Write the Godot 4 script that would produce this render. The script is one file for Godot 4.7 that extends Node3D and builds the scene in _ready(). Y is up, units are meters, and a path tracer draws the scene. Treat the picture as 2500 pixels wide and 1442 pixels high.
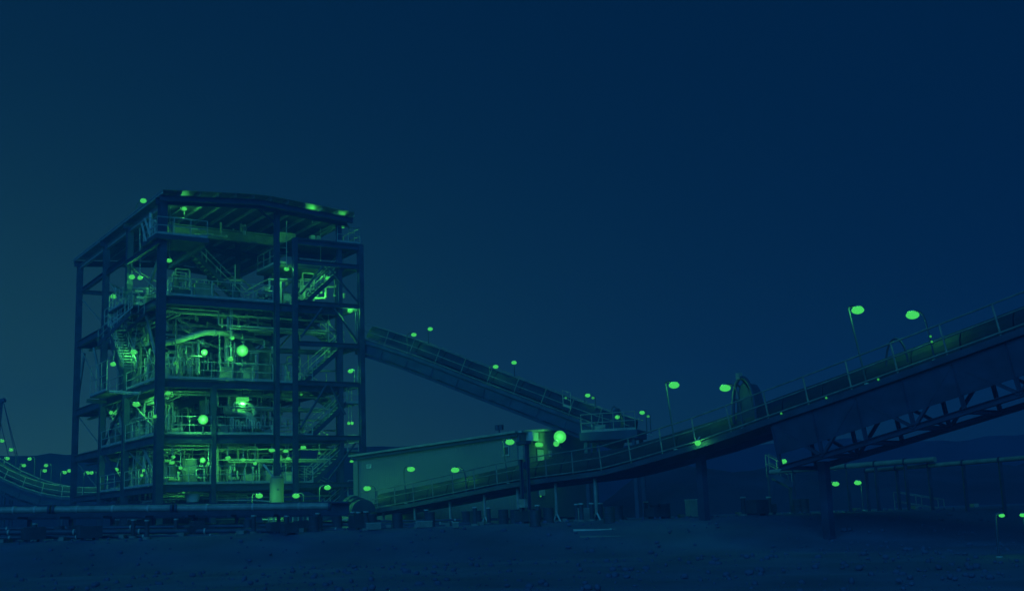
extends Node3D
# An ore processing plant at dusk: a steel frame building full of pipework, two belt conveyors, a shed and many green lamps.
# Pixel positions of the photograph are turned into rays; the distance along a ray comes from the plane of the thing it belongs to.

const FOCAL := 2930.6
const EYE := Vector3(0, 0.35, 0)
const CORNER := Vector3(-21.743, 0, -73.0)          # foot of the building's corner column
var cam_basis: Basis
var along: Vector3                                   # along the front of the building
var inward: Vector3                                  # along its side, away from the camera
var belt_point := Vector3(-8.6, 0, -72.0)
var belt_dir := Vector3(0.589, 0, 0.808)
var belt_near := Vector3(-0.808, 0, 0.589)
var rng := RandomNumberGenerator.new()
var M := {}
var S := {}
var taken := {}
var lamp_color := Color(0.085, 1.0, 0.13)

# ---------------------------------------------------------------- rays and planes
func ray(x: float, y: float) -> Vector3:
	return cam_basis * Vector3((x - 1250.0) / FOCAL, -(y - 721.0) / FOCAL, -1.0)
func on_plane(x: float, y: float, p: Vector3, n: Vector3) -> Vector3:
	var d := ray(x, y)
	return EYE + d * ((p - EYE).dot(n) / d.dot(n))
func pz(x: float, y: float, z: float) -> Vector3:
	var d := ray(x, y)
	return EYE + d * (z / -d.z)
func fr(x: float, y: float, off := 0.0) -> Vector3:
	return on_plane(x, y, CORNER + inward * off, inward)
func lf(x: float, y: float, off := 0.0) -> Vector3:
	return on_plane(x, y, CORNER + along * off, along)
func cv(x: float, y: float, off := 0.0) -> Vector3:
	return on_plane(x, y, belt_point + belt_near * off, belt_near)
func tw(u: float, h: float, v: float) -> Vector3:
	return CORNER + along * u + inward * v + Vector3(0, h, 0)

# ---------------------------------------------------------------- nodes
const NTH := ["first", "second", "third", "fourth", "fifth", "sixth", "seventh", "eighth", "ninth", "tenth", "eleventh", "twelfth"]
func numbered(called: String) -> String:
	var n: int = taken.get(called, -1) + 1
	taken[called] = n
	return called if n == 0 else "%s_%03d" % [called, n]
func thing(called: String, label: String, category: String, at: Vector3, group := "") -> Node3D:
	var o := Node3D.new()
	o.name = numbered(called)
	o.position = at
	o.set_meta("label", label)
	o.set_meta("category", category)
	if group != "":
		o.set_meta("group", group)
	add_child(o)
	return o
func sub(par: Node3D, called: String) -> Node3D:
	var o := Node3D.new()
	o.name = called
	par.add_child(o, true)
	return o
func origin_of(par: Node) -> Vector3:
	var o := Vector3.ZERO
	while par != self and par != null:
		o += par.position
		par = par.get_parent()
	return o
func put(par: Node, called: String, mesh: Mesh, mat: Material, t: Transform3D) -> MeshInstance3D:
	var o := MeshInstance3D.new()
	o.name = called
	o.mesh = mesh
	o.material_override = mat
	t.origin -= origin_of(par)
	o.transform = t
	par.add_child(o, true)
	return o
func frame_of(a: Vector3, b: Vector3, w: float, h: float, up: Vector3) -> Transform3D:
	var d := b - a
	var f := d.normalized()
	if absf(f.dot(up)) > 0.98:
		up = inward if absf(f.dot(inward)) < 0.9 else along
	var side := up.cross(f).normalized()
	var top := f.cross(side)
	return Transform3D(Basis(side * w, top * h, d), (a + b) * 0.5)
func bar(par: Node, called: String, a: Vector3, b: Vector3, w: float, h: float, mat: Material, shape := "box", up := Vector3.UP) -> MeshInstance3D:
	return put(par, called, S[shape], mat, frame_of(a, b, w, h, up))
func rod(par: Node, called: String, a: Vector3, b: Vector3, r: float, mat: Material) -> MeshInstance3D:
	return put(par, called, S["tube"] if r > 0.06 else S["rod"], mat, frame_of(a, b, r * 2, r * 2, Vector3.UP))
# a box that stands in the building's axes; c is the middle of its foot
func crate(par: Node, called: String, c: Vector3, su: float, h: float, sv: float, mat: Material) -> MeshInstance3D:
	return put(par, called, S["soft"], mat, Transform3D(Basis(along * su, Vector3.UP * h, -inward * sv), c + Vector3.UP * h * 0.5))
func drum(par: Node, called: String, c: Vector3, r: float, h: float, mat: Material) -> MeshInstance3D:
	return put(par, called, S["tube"], mat, Transform3D(Basis(Vector3.RIGHT * r * 2, Vector3.FORWARD * r * 2, Vector3.UP * h), c + Vector3.UP * h * 0.5))

# ---------------------------------------------------------------- meshes
func prism(profile: PackedVector2Array, smooth: bool) -> ArrayMesh:
	var st := SurfaceTool.new()
	st.begin(Mesh.PRIMITIVE_TRIANGLES)
	st.set_smooth_group(0 if smooth else -1)
	var n := profile.size()
	for i in n:
		var a := profile[i]
		var b := profile[(i + 1) % n]
		var q := [Vector3(a.x, a.y, -0.5), Vector3(b.x, b.y, -0.5), Vector3(b.x, b.y, 0.5), Vector3(a.x, a.y, 0.5)]
		for k in [0, 1, 2, 0, 2, 3]:
			st.add_vertex(q[k])
	st.set_smooth_group(-1)
	var tri := Geometry2D.triangulate_polygon(profile)
	for i in range(0, tri.size(), 3):
		for z in [-0.5, 0.5]:
			for k in ([0, 1, 2] if z < 0 else [2, 1, 0]):
				var p := profile[tri[i + k]]
				st.add_vertex(Vector3(p.x, p.y, z))
	st.generate_normals()
	return st.commit()
func ring(n: int, r := 0.5) -> PackedVector2Array:
	var p := PackedVector2Array()
	for i in n:
		p.append(Vector2(cos(TAU * i / n), -sin(TAU * i / n)) * r)
	return p
func make_shapes() -> void:
	S.box = prism(PackedVector2Array([Vector2(-.5, -.5), Vector2(-.5, .5), Vector2(.5, .5), Vector2(.5, -.5)]), false)
	var c := .44
	S.soft = prism(PackedVector2Array([Vector2(-.5, -c), Vector2(-.5, c), Vector2(-c, .5), Vector2(c, .5), Vector2(.5, c), Vector2(.5, -c), Vector2(c, -.5), Vector2(-c, -.5)]), false)
	S.rod = prism(ring(6), true)
	S.tube = prism(ring(14), true)
	# I section: flanges are the top and bottom
	S.beam = prism(PackedVector2Array([Vector2(-.5, -.5), Vector2(-.5, -.41), Vector2(-.06, -.38), Vector2(-.06, .38), Vector2(-.5, .41), Vector2(-.5, .5), Vector2(.5, .5), Vector2(.5, .41), Vector2(.06, .38), Vector2(.06, -.38), Vector2(.5, -.41), Vector2(.5, -.5)]), false)
	S.channel = prism(PackedVector2Array([Vector2(-.5, -.5), Vector2(-.5, .5), Vector2(.5, .5), Vector2(.5, .4), Vector2(-.3, .4), Vector2(-.3, -.4), Vector2(.5, -.4), Vector2(.5, -.5)]), false)
	var b := SphereMesh.new()
	b.radial_segments = 20
	b.rings = 10
	b.radius = 0.5
	b.height = 1.0
	S.ball = b
	# half a barrel, the cover over a belt
	var arc := PackedVector2Array()
	for i in 13:
		arc.append(Vector2(-cos(PI * i / 12.0) * .5, sin(PI * i / 12.0)))
	for i in 13:
		arc.append(Vector2(cos(PI * i / 12.0) * .47, sin(PI * i / 12.0) * .95))
	S.cover = prism(arc, false)
	S.dome = prism(arc.slice(0, 13), false)
	# trapezoid sheet with ribs, for roofs and walls
	var rib := PackedVector2Array()
	for i in 6:
		var x := -.5 + i / 6.0
		rib.append_array([Vector2(x, .0), Vector2(x + .08, .5), Vector2(x + .1, .5), Vector2(x + .16, .0)])
	rib.append(Vector2(.5, 0))
	rib.append(Vector2(.5, -.3))
	rib.append(Vector2(-.5, -.3))
	S.sheet = prism(rib, false)
	# lamp cap: a shallow bowl
	var st := SurfaceTool.new()
	st.begin(Mesh.PRIMITIVE_TRIANGLES)
	st.set_smooth_group(0)
	var prof := [Vector2(0, .5), Vector2(.22, .45), Vector2(.4, .25), Vector2(.5, 0.0), Vector2(.47, 0.0), Vector2(.36, .2), Vector2(0, .38)]
	for i in 14:
		for k in prof.size() - 1:
			var q := []
			for t in [[i, k], [i + 1, k], [i + 1, k + 1], [i, k + 1]]:
				var p: Vector2 = prof[t[1]]
				q.append(Vector3(cos(TAU * t[0] / 14.0) * p.x, p.y, sin(TAU * t[0] / 14.0) * p.x))
			for j in [0, 1, 2, 0, 2, 3]:
				st.add_vertex(q[j])
	st.generate_normals()
	S.cap = st.commit()

# a tube swept along points, its corners rounded
func swept(pts: PackedVector3Array, r: float, bend := 0.0, sides := 12) -> ArrayMesh:
	if bend <= 0.0:
		bend = r * 2.6
	var path := PackedVector3Array([pts[0]])
	for i in range(1, pts.size() - 1):
		var p := pts[i]
		var d0 := pts[i - 1] - p
		var d1 := pts[i + 1] - p
		var k0 := minf(bend, d0.length() * .48)
		var k1 := minf(bend, d1.length() * .48)
		var a := p + d0.normalized() * k0
		var b := p + d1.normalized() * k1
		for j in 6:
			var t := j / 5.0
			path.append(a.lerp(p, t).lerp(p.lerp(b, t), t))
	path.append(pts[pts.size() - 1])
	var st := SurfaceTool.new()
	st.begin(Mesh.PRIMITIVE_TRIANGLES)
	st.set_smooth_group(0)
	var rings := []
	var side := Vector3.ZERO
	for i in path.size():
		var d := (path[mini(i + 1, path.size() - 1)] - path[maxi(i - 1, 0)]).normalized()
		if side == Vector3.ZERO:
			side = d.cross(Vector3.UP if absf(d.y) < .9 else Vector3.RIGHT).normalized()
		side = (side - d * side.dot(d)).normalized()
		var up := d.cross(side)
		var rg := PackedVector3Array()
		for k in sides:
			rg.append(path[i] + (side * cos(TAU * k / sides) + up * sin(TAU * k / sides)) * r)
		rings.append(rg)
	for i in rings.size() - 1:
		for k in sides:
			var q := [rings[i][k], rings[i][(k + 1) % sides], rings[i + 1][(k + 1) % sides], rings[i + 1][k]]
			for j in [0, 2, 1, 0, 3, 2]:
				st.add_vertex(q[j])
	st.set_smooth_group(-1)
	for e in [0, rings.size() - 1]:
		for k in range(1, sides - 1):
			var q := [rings[e][0], rings[e][k], rings[e][k + 1]]
			for j in ([0, 1, 2] if e == 0 else [0, 2, 1]):
				st.add_vertex(q[j])
	st.generate_normals()
	return st.commit()
func pipe(label: String, pts: PackedVector3Array, r: float, mat: Material, group := "", flange_each := 0.0, called := "steel_pipe") -> Node3D:
	var o := thing(called, label, "pipe", pts[0], group)
	var moved := PackedVector3Array()
	for p in pts:
		moved.append(p - pts[0])
	put(o, "pipe_run", swept(moved, r), mat, Transform3D(Basis.IDENTITY, pts[0]))
	if flange_each > 0.0:
		for i in pts.size() - 1:
			var d := pts[i + 1] - pts[i]
			var n := int(d.length() / flange_each)
			for k in n:
				var c := pts[i] + d * ((k + .5) / n)
				var f := d.normalized() * 0.035
				rod(o, "flange", c - f, c + f, r * 1.28, M.galv)
	return o

# ---------------------------------------------------------------- materials
func grime(base: float, tint: Color, rough: float, metal: float, spread: float, scale: float, seed_: int) -> StandardMaterial3D:
	var n := FastNoiseLite.new()
	n.seed = seed_
	n.frequency = 0.012
	n.fractal_octaves = 5
	var t := NoiseTexture2D.new()
	t.width = 256
	t.height = 256
	t.seamless = true
	t.noise = n
	var g := Gradient.new()
	var lo := base * (1.0 - spread)
	var hi := base * (1.0 + spread)
	g.set_color(0, Color(lo * tint.r, lo * tint.g, lo * tint.b).linear_to_srgb())
	g.set_color(1, Color(hi * tint.r, hi * tint.g, hi * tint.b).linear_to_srgb())
	t.color_ramp = g
	var m := StandardMaterial3D.new()
	m.albedo_texture = t
	m.uv1_triplanar = true
	m.uv1_world_triplanar = true
	m.uv1_scale = Vector3.ONE * scale
	m.roughness = rough
	m.metallic = metal
	return m
func make_materials() -> void:
	M.steel = grime(0.1, Color(.5, .75, 1.35), .6, 0.0, .45, .31, 3)
	M.deck = grime(0.08, Color(.7, .85, 1.2), .75, 0.0, .4, .43, 4)
	M.galv = grime(0.48, Color(.97, 1, 1), .5, 0.0, .3, .7, 5)
	M.clad = grime(0.55, Color(1, 1, .98), .38, 0.0, .25, .8, 6)
	M.paint = grime(0.32, Color(1, 1, .96), .5, 0.0, .35, .5, 7)
	M.sheet = grime(0.2, Color(.98, 1, 1), .55, 0.0, .3, .3, 8)
	M.wall = grime(0.21, Color(1, 1, .97), .6, 0.0, .12, .12, 9)
	M.concrete = grime(0.24, Color(1, .98, .94), .9, 0.0, .3, .25, 10)
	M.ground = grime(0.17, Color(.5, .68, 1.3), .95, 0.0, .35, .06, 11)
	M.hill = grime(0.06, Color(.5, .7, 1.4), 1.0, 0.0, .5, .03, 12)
	M.rubber = grime(0.03, Color(1, 1, 1), .8, 0.0, .4, .4, 13)
	M.dark = grime(0.08, Color(.45, .7, 1.5), .65, 0.0, .4, .35, 14)
	M.white = grime(0.7, Color(1, 1, 1), .5, 0.0, .1, .6, 15)
	M.worn = grime(0.24, Color(1, 1, 1), .7, 0.0, .5, .6, 17)
	M.soot = grime(0.04, Color(.45, .7, 1.5), .7, 0.0, .5, .4, 18)
	M.ink = grime(0.05, Color(1, 1, 1), .6, 0.0, .1, .6, 16)
	var g := StandardMaterial3D.new()
	g.albedo_color = Color(.2, .25, .2)
	g.emission_enabled = true
	g.emission = Color(0.085, 1.0, 0.15).linear_to_srgb()
	g.emission_energy_multiplier = 0.8
	M.glow = g
	var d := g.duplicate()
	d.emission_energy_multiplier = 0.4
	M.dim = d

# ---------------------------------------------------------------- lamps
# head: middle of the glowing lens. foot: where the pole stands (or null for a lamp on a bracket)
func lamp(label: String, group: String, head: Vector3, w: float, h: float, energy: float, foot = null, mount = null, glow = null, crook = null) -> Node3D:
	var at: Vector3 = foot if foot != null else head
	var o := thing("lamp_post" if foot != null else "plant_lamp", label, "lamp", at, group)
	var across := cam_basis.x
	across.y = 0
	across = across.normalized()
	if foot != null:
		var f: Vector3 = foot
		var side := head - f
		side.y = 0
		var top := Vector3(f.x, head.y + h * .55, f.z)
		if crook != null:
			top = crook
		var mid := PackedVector3Array([f, top, Vector3(head.x, head.y + h * .62, head.z)])
		for i in 3:
			mid[i] -= f
		put(o, "pole", swept(mid, 0.035, maxf(.12, side.length() * .55), 8), M.steel, Transform3D(Basis.IDENTITY, f))
		drum(o, "base_plate", f - Vector3(0, .0, 0), .09, .04, M.galv)
	if mount != null:
		var m: Vector3 = mount
		rod(o, "bracket", m, head + Vector3(0, h * .5, 0), .03, M.galv)
	put(o, "lamp_lens", S.ball, M.glow if glow == null else glow, Transform3D(Basis(across * minf(w, .48), Vector3.UP * minf(h, .48), across.cross(Vector3.UP) * minf(w, .48)), head))
	put(o, "lamp_cap", S.cap, M.galv, Transform3D(Basis(across * w * .8, Vector3.UP * h * .5, across.cross(Vector3.UP) * w * .8), head + Vector3(0, h * .42, 0)))
	if energy > 0.0:
		var l := OmniLight3D.new()
		l.name = "lamp_light"
		l.light_color = lamp_color.linear_to_srgb()
		l.light_energy = energy * 1.6
		l.light_size = 0.1
		l.omni_range = 40.0
		l.omni_attenuation = 2.0
		l.shadow_enabled = true
		o.add_child(l, true)
		l.position = head - at
	return o
# a floodlight: round housing, glass and yoke, its light just in front of the glass
func flood(label: String, head: Vector3, r: float, energy: float, foot: Vector3) -> void:
	var o := thing("flood_lamp", label, "floodlight", foot)
	var f := (EYE - head).normalized()
	put(o, "lamp_lens", S.ball, M.glow, frame_of(head - f * r * .6, head + f * r * .6, r * 2, r * 2, Vector3.UP))
	put(o, "housing", S.tube, M.dark, frame_of(head - f * r * 1.3, head - f * r * .25, r * 1.7, r * 1.7, Vector3.UP))
	rod(o, "mast", foot, head - f * r * 1.25 - Vector3(0, r * .2, 0), .045, M.dark)
	bar(o, "yoke", head - f * r - along * r, head - f * r + along * r, .06, .06, M.dark)
	var l := OmniLight3D.new()
	l.name = "lamp_light"
	l.light_color = lamp_color.linear_to_srgb()
	l.light_energy = energy * 1.25
	l.light_size = r * .5
	l.omni_range = 60.0
	l.omni_attenuation = 2.0
	l.shadow_enabled = true
	o.add_child(l, true)
	l.position = head + f * (r * .6 + .12) - foot

# ---------------------------------------------------------------- guard rails and stairs
func guard(par: Node, a: Vector3, b: Vector3, each := 1.5, height := 1.1, mat: Material = null) -> void:
	if mat == null:
		mat = M.galv
	var g := sub(par, "guard_rail")
	var n := maxi(1, int(round((b - a).length() / each)))
	for i in n + 1:
		var p := a.lerp(b, float(i) / n)
		rod(g, "post", p, p + Vector3(0, height, 0), .028, mat)
	for h in [height, height * .52]:
		rod(g, "rail", a + Vector3(0, h, 0), b + Vector3(0, h, 0), .028, mat)
	bar(g, "toe_board", a + Vector3(0, .08, 0), b + Vector3(0, .08, 0), .02, .14, mat)
func flight(par: Node, a: Vector3, b: Vector3, wide: Vector3, mat: Material = null, rail_both := true) -> void:
	if mat == null:
		mat = M.galv
	var g := sub(par, "stair_flight")
	var n := int(absf(b.y - a.y) / .21)
	for s in [0.0, 1.0]:
		bar(g, "stringer", a + wide * s, b + wide * s, .07, .28, M.steel)
	for i in range(1, n):
		var p := a.lerp(b, float(i) / n)
		var d := (b - a)
		d.y = 0
		put(g, "tread", S.box, mat, frame_of(p + wide * .03, p + wide * .97, .25, .04, Vector3.UP))
	for s in ([0.0, 1.0] if rail_both else [0.0]):
		for h in [1.0, .55]:
			rod(g, "hand_rail", a + wide * s + Vector3(0, h, 0), b + wide * s + Vector3(0, h, 0), .026, mat)
		var m := maxi(2, int((b - a).length() / 1.2))
		for i in m + 1:
			var p: Vector3 = a.lerp(b, float(i) / m) + wide * s
			rod(g, "rail_post", p, p + Vector3(0, 1.0, 0), .024, mat)

# ---------------------------------------------------------------- the air and the light
func sky_image() -> Image:
	var w := 512
	var h := 256
	var im := Image.create(w, h, false, Image.FORMAT_RGBF)
	for y in h:
		var el := PI * .5 - PI * (y + .5) / h
		for x in w:
			# afterglow low over the horizon where the sun went down, fading with height and azimuth
			var az := wrapf(360.0 * (x + .5) / w, -180.0, 180.0)
			var k := exp(-maxf(rad_to_deg(el), 0.0) / 7.5) * exp(-pow((az + 45.0) / 40.0, 2.0)) * .23
			var c := Vector3(0.0001, 0.0145, 0.049) + Vector3(0.2, 1.0, 0.48) * k
			im.set_pixel(x, y, Color(c.x, c.y, c.z))
	return im
func make_light() -> void:
	cam_basis = Basis.from_euler(Vector3(deg_to_rad(10.416), 0, 0)) * Basis(Vector3(0, 0, 1), deg_to_rad(-2.078))
	var th := 0.588
	inward = Vector3(-sin(th), 0, -cos(th))
	along = Vector3(cos(th), 0, -sin(th))
	var cam := Camera3D.new()
	cam.name = "camera"
	cam.fov = rad_to_deg(2.0 * atan(721.0 / FOCAL))
	cam.near = 0.1
	cam.far = 1200.0
	add_child(cam)
	cam.transform = Transform3D(cam_basis, EYE)
	cam.current = true
	var env := Environment.new()
	env.background_mode = Environment.BG_SKY
	var sk := Sky.new()
	var pm := PanoramaSkyMaterial.new()
	pm.panorama = ImageTexture.create_from_image(sky_image())
	sk.sky_material = pm
	env.sky = sk
	env.background_energy_multiplier = 1.0
	env.tonemap_mode = Environment.TONE_MAPPER_LINEAR
	env.tonemap_exposure = 1.0
	env.sdfgi_enabled = true
	env.ssao_enabled = true
	env.ssil_enabled = true
	env.fog_enabled = true
	env.fog_density = 0.0044
	env.fog_light_color = Color(.45, .66, 1.0)
	var we := WorldEnvironment.new()
	we.name = "air"
	we.environment = env
	add_child(we)
	var sun := DirectionalLight3D.new()
	sun.name = "dusk_light"
	sun.light_color = Color(0.04, 0.5, 1.0).linear_to_srgb()
	sun.light_energy = 0.36
	sun.light_angular_distance = 40.0
	sun.shadow_enabled = true
	add_child(sun)
	sun.look_at_from_position(Vector3(-22, 40, 34), Vector3(0, 0, -40), Vector3.UP)

# ---------------------------------------------------------------- the ground
func ground_height(x: float, z: float) -> float:
	var d := -z
	var t := clampf((d - 44.0 + sin(x * .11) * 1.2) / 10.0, 0, 1)
	return -1.25 + 1.25 * t * t * (3 - 2 * t)
func make_ground() -> void:
	var no := FastNoiseLite.new()
	no.seed = 5
	no.frequency = .09
	no.fractal_octaves = 4
	for spec in [["ground", -120.0, 120.0, -176.0, 14.0, 120, 190], ["hills", -130.0, 130.0, -182.0, -138.0, 130, 22]]:
		var st := SurfaceTool.new()
		st.begin(Mesh.PRIMITIVE_TRIANGLES)
		st.set_smooth_group(0)
		var nx: int = spec[5]
		var nz: int = spec[6]
		var pts := []
		for j in nz + 1:
			for i in nx + 1:
				var x: float = lerpf(spec[1], spec[2], float(i) / nx)
				var z: float = lerpf(spec[3], spec[4], float(j) / nz)
				var y := 0.0
				if spec[0] == "ground":
					y = ground_height(x, z) + no.get_noise_2d(x * 3, z * 3) * (.12 if z > -54 else .03)
				else:
					var t := 1.0 - absf(z + 160.0) / 22.0
					var crest := 9.6 + clampf(x, -50, 60) * -.021 + no.get_noise_2d(x * .6, 3.0) * .9 + no.get_noise_2d(x * 3.0, z * 3.0) * .35
					y = -1.5 + (crest + 1.5) * t * t * (3 - 2 * t)
				pts.append(Vector3(x, y, z))
		for j in nz:
			for i in nx:
				var a := j * (nx + 1) + i
				for k in [a, a + 1, a + nx + 2, a, a + nx + 2, a + nx + 1]:
					st.add_vertex(pts[k])
		st.generate_normals()
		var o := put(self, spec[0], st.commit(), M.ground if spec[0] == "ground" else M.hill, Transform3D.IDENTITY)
		o.set_meta("kind", "structure")

# ---------------------------------------------------------------- the process building
const FLOORS := [2.92, 5.96, 9.37, 14.56]
const ROWS := [0.0, 7.14, 12.93, 20.43]
func make_building() -> void:
	var o := thing("process_building", "open steel frame process building with gabled roof, decks and pipework", "building", CORNER)
	var cols := [0.0, 7.6, 12.1]
	for v in ROWS:
		for u in cols:
			var w: float = (.58 if v == 0.0 else .48) if u == 0.0 else .36
			var top := 20.45 + .45 * (1.0 - absf(u - 6.1) / 6.5)
			bar(o, "column", tw(u, 0, v), tw(u, top, v), w * .8, w, M.steel, "beam", inward)
			crate(o, "footing", tw(u, -.05, v), 1.1, .35, 1.1, M.concrete)
	bar(o, "column", tw(3.4, 0, .0), tw(3.4, 9.1, .0), .3, .34, M.steel, "beam", inward)
	# floors: edge beams, cross beams, deck plates
	for f in FLOORS.size():
		var h: float = FLOORS[f]
		var deep := .5 if f > 0 else .38
		for v in ROWS:
			for k in 2:
				bar(o, "floor_beam", tw(cols[k] + .2, h - deep * .5, v), tw(cols[k + 1] - .2, h - deep * .5, v), .26, deep, M.steel, "beam")
		for u in cols:
			for k in 3:
				bar(o, "floor_beam", tw(u, h - deep * .5, ROWS[k] + .3), tw(u, h - deep * .5, ROWS[k + 1] - .3), .26, deep, M.steel, "beam")
		for v in [2.4, 4.8, 9.1, 11.0, 15.4, 17.9]:
			bar(o, "joist", tw(.2, h - .2, v), tw(11.9, h - .2, v), .14, .24, M.paint, "beam")
		for i in 3:
			for j in 4:
				if f == 3 and i == 1 and j == 1:
					continue
				var u0: float = [0.0, 3.05, 6.1, 9.1][j]
				var u1: float = [3.0, 6.05, 9.05, 12.1][j]
				crate(o, "deck_plate", tw((u0 + u1) * .5, h, (ROWS[i] + ROWS[i + 1]) * .5), u1 - u0, .05, ROWS[i + 1] - ROWS[i] - .06, M.deck)
		# rails along the open edges
		guard(o, tw(.5, h + .05, -.1), tw(7.3, h + .05, -.1))
		if f != 3:
			guard(o, tw(-.1, h + .05, .5), tw(-.1, h + .05, 6.8))
		guard(o, tw(-.1, h + .05, 7.4), tw(-.1, h + .05, 12.6))
		guard(o, tw(.6, h + .05, 6.7), tw(7.2, h + .05, 6.7), 1.2)
		guard(o, tw(7.9, h + .05, 4.2), tw(11.8, h + .05, 4.2), 1.2)
		for v in [7.3, 12.8]:
			var hn: float = FLOORS[f + 1] if f < 3 else 18.3
			for k in 2:
				rod(o, "brace", tw(cols[k] + .3, h + .1, v), tw(cols[k + 1] - .3, hn - .6, v), .06, M.paint)
				rod(o, "brace", tw(cols[k + 1] - .3, h + .1, v + .15), tw(cols[k] + .3, hn - .6, v + .15), .06, M.paint)
		for k in 3:
			rod(o, "tie_rod", tw(.15, h + .1, ROWS[k] + .4), tw(.15, (FLOORS[f + 1] if f < 3 else 18.3) - .6, ROWS[k + 1] - .4), .045, M.paint)
			bar(o, "cable_tray", tw(.8, h - .75, ROWS[k] + .5), tw(.8, h - .75, ROWS[k + 1] - .5), .35, .08, M.galv, "channel")
		bar(o, "cable_tray", tw(.4, h - .8, 1.0), tw(11.8, h - .8, 1.0), .3, .08, M.galv, "channel")
	# lower level sills seen under the first deck
	bar(o, "floor_beam", tw(.3, 1.75, 3.0), tw(11.8, 1.75, 3.0), .2, .3, M.paint, "beam")
	# bracing of the long side and the front
	for b in [[388, 627, 362, 700], [352, 752, 388, 905], [205, 862, 187, 988], [347, 1087, 378, 1160], [337, 1122, 308, 1187], [287, 985, 297, 1062], [228, 850, 246, 935], [372, 1196, 384, 1224], [330, 960, 268, 1020]]:
		rod(o, "brace", lf(b[0], b[1], .25), lf(b[2], b[3], .25), .1, M.paint)
	for b in [[1, 2, 1, 2.92, 5.96], [2, 1, 2, 5.96, 9.37], [1, 2, 0, 9.4, 14.4]]:
		bar(o, "brace", tw(0.05, b[3], ROWS[b[0]]), tw(0.05, b[4], ROWS[b[1]]), .16, .16, M.steel, "box")
	bar(o, "brace", fr(627, 508, .2), fr(672, 545, .2), .12, .12, M.steel)
	# roof: rafters across, purlins along, ribbed sheets
	for v in [-.85, 0.0, 7.14, 12.93, 20.43]:
		var deep := .42 if v != -.85 else .34
		bar(o, "rafter", tw(-.45, 20.55, v), tw(6.1, 21.02, v), .24, deep, M.steel, "beam")
		bar(o, "rafter", tw(6.1, 21.02, v), tw(12.75, 20.5, v), .24, deep, M.steel, "beam")
	for i in 12:
		var u := -.4 + 13.1 * i / 11.0
		var h := 20.86 + .47 * (1.0 - absf(u - 6.1) / 6.6)
		bar(o, "purlin", tw(u, h, -1.15), tw(u, h, 21.0), .1, .2, M.galv, "channel")
		if i < 11:
			var u2 := -.4 + 13.1 * (i + 1) / 11.0
			var h2 := 20.86 + .47 * (1.0 - absf(u2 - 6.1) / 6.6)
			for k in 4:
				var v0: float = [-1.3, 4.2, 9.8, 15.4][k]
				var v1: float = [4.26, 9.86, 15.46, 21.1][k]
				var a := tw(u, h + .13, (v0 + v1) * .5)
				var b := tw(u2, h2 + .13, (v0 + v1) * .5)
				var su := b - a
				var sv := -inward * (v1 - v0)
				put(o, "roof_sheet", S.sheet, M.sheet, Transform3D(Basis(su * 1.02, su.cross(sv).normalized() * -.05, sv), (a + b) * .5 + Vector3(0, .012 * (k % 2), 0)))
	# crane beam under the roof with its lit lower flange
	bar(o, "crane_beam", fr(398, 557, 4.6), fr(830, 606, 4.6), .35, .75, M.paint, "beam")
	for e in [0.0, 12.1]:
		bar(o, "eave_beam", tw(e, 20.3, .2), tw(e, 20.3, 20.4), .22, .32, M.paint, "beam")
	# side girts on the long side
	bar(o, "girt", lf(202, 708, .1), lf(312, 628, .1), .3, .32, M.steel, "beam")
	bar(o, "girt", tw(0, 18.35, 7.3), tw(0, 18.35, 12.7), .2, .25, M.steel, "beam")
	bar(o, "girt", tw(.2, 18.4, 20.43), tw(11.9, 18.4, 20.43), .25, .3, M.steel, "beam")
	# cladding on the far side
	for k in 4:
		var h0: float = [0.0, 2.95, 6.0, 9.4][k]
		var h1: float = [2.9, 5.95, 9.35, 14.5][k]
		for i in 6:
			var u0 := 3.2 + 1.48 * i
			var c := tw(u0 + .72, (h0 + h1) * .5, 20.75)
			put(o, "wall_panel", S.sheet, M.sheet, Transform3D(Basis(along * 1.44, -inward * .06, Vector3.UP * (h1 - h0)), c))
	# upper platforms
	crate(o, "platform", tw(1.1, 18.05, .9), 3.4, .3, 3.0, M.deck)
	for p in [[-.5, -.55, 2.7, -.55], [-.5, -.55, -.5, 2.3]]:
		guard(o, tw(p[0], 18.35, p[1]), tw(p[2], 18.35, p[3]), 1.1)
	bar(o, "platform_beam", tw(-.3, 17.9, -.4), tw(-.3, 17.9, 6.9), .2, .3, M.steel, "beam")
	bar(o, "platform_beam", tw(2.6, 17.9, -.4), tw(2.6, 17.9, 6.9), .2, .3, M.steel, "beam")
	crate(o, "platform", tw(10.0, 17.3, 2.6), 4.2, .2, 3.4, M.deck)
	guard(o, tw(7.95, 17.5, .95), tw(7.95, 17.5, 4.2), 1.0)
	guard(o, tw(7.95, 17.5, .95), tw(8.7, 17.5, .95), 1.0)
	# the inner stair from the corner platform
	flight(o, tw(6.7, 14.65, 2.6), tw(2.75, 18.2, 2.6), inward * .8)
	# the stair on the long side
	flight(o, lf(238, 842, -1.1), lf(318, 765, -1.1), along * .85)
	flight(o, lf(300, 905, -1.1), lf(262, 800, -1.1), along * .85)
	crate(o, "landing", lf(316, 768, -.6) - Vector3(0, .1, 0), 1.1, .1, 1.6, M.deck)
	guard(o, lf(268, 800, -1.15), lf(322, 752, -1.15), .9)
	crate(o, "landing", tw(-.65, 14.5, 5.6), 1.3, .12, 3.2, M.deck)
	guard(o, tw(-1.25, 14.62, 4.0), tw(-1.25, 14.62, 7.2), .8)
	crate(o, "landing", tw(-.65, 9.3, 9.3), 1.3, .12, 4.0, M.deck)
	guard(o, tw(-1.25, 9.42, 7.3), tw(-1.25, 9.42, 11.3), 1.3, 2.0)
	bar(o, "outrigger", lf(210, 978, -1.4), lf(270, 982, .2), .2, .25, M.steel, "beam")

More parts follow.
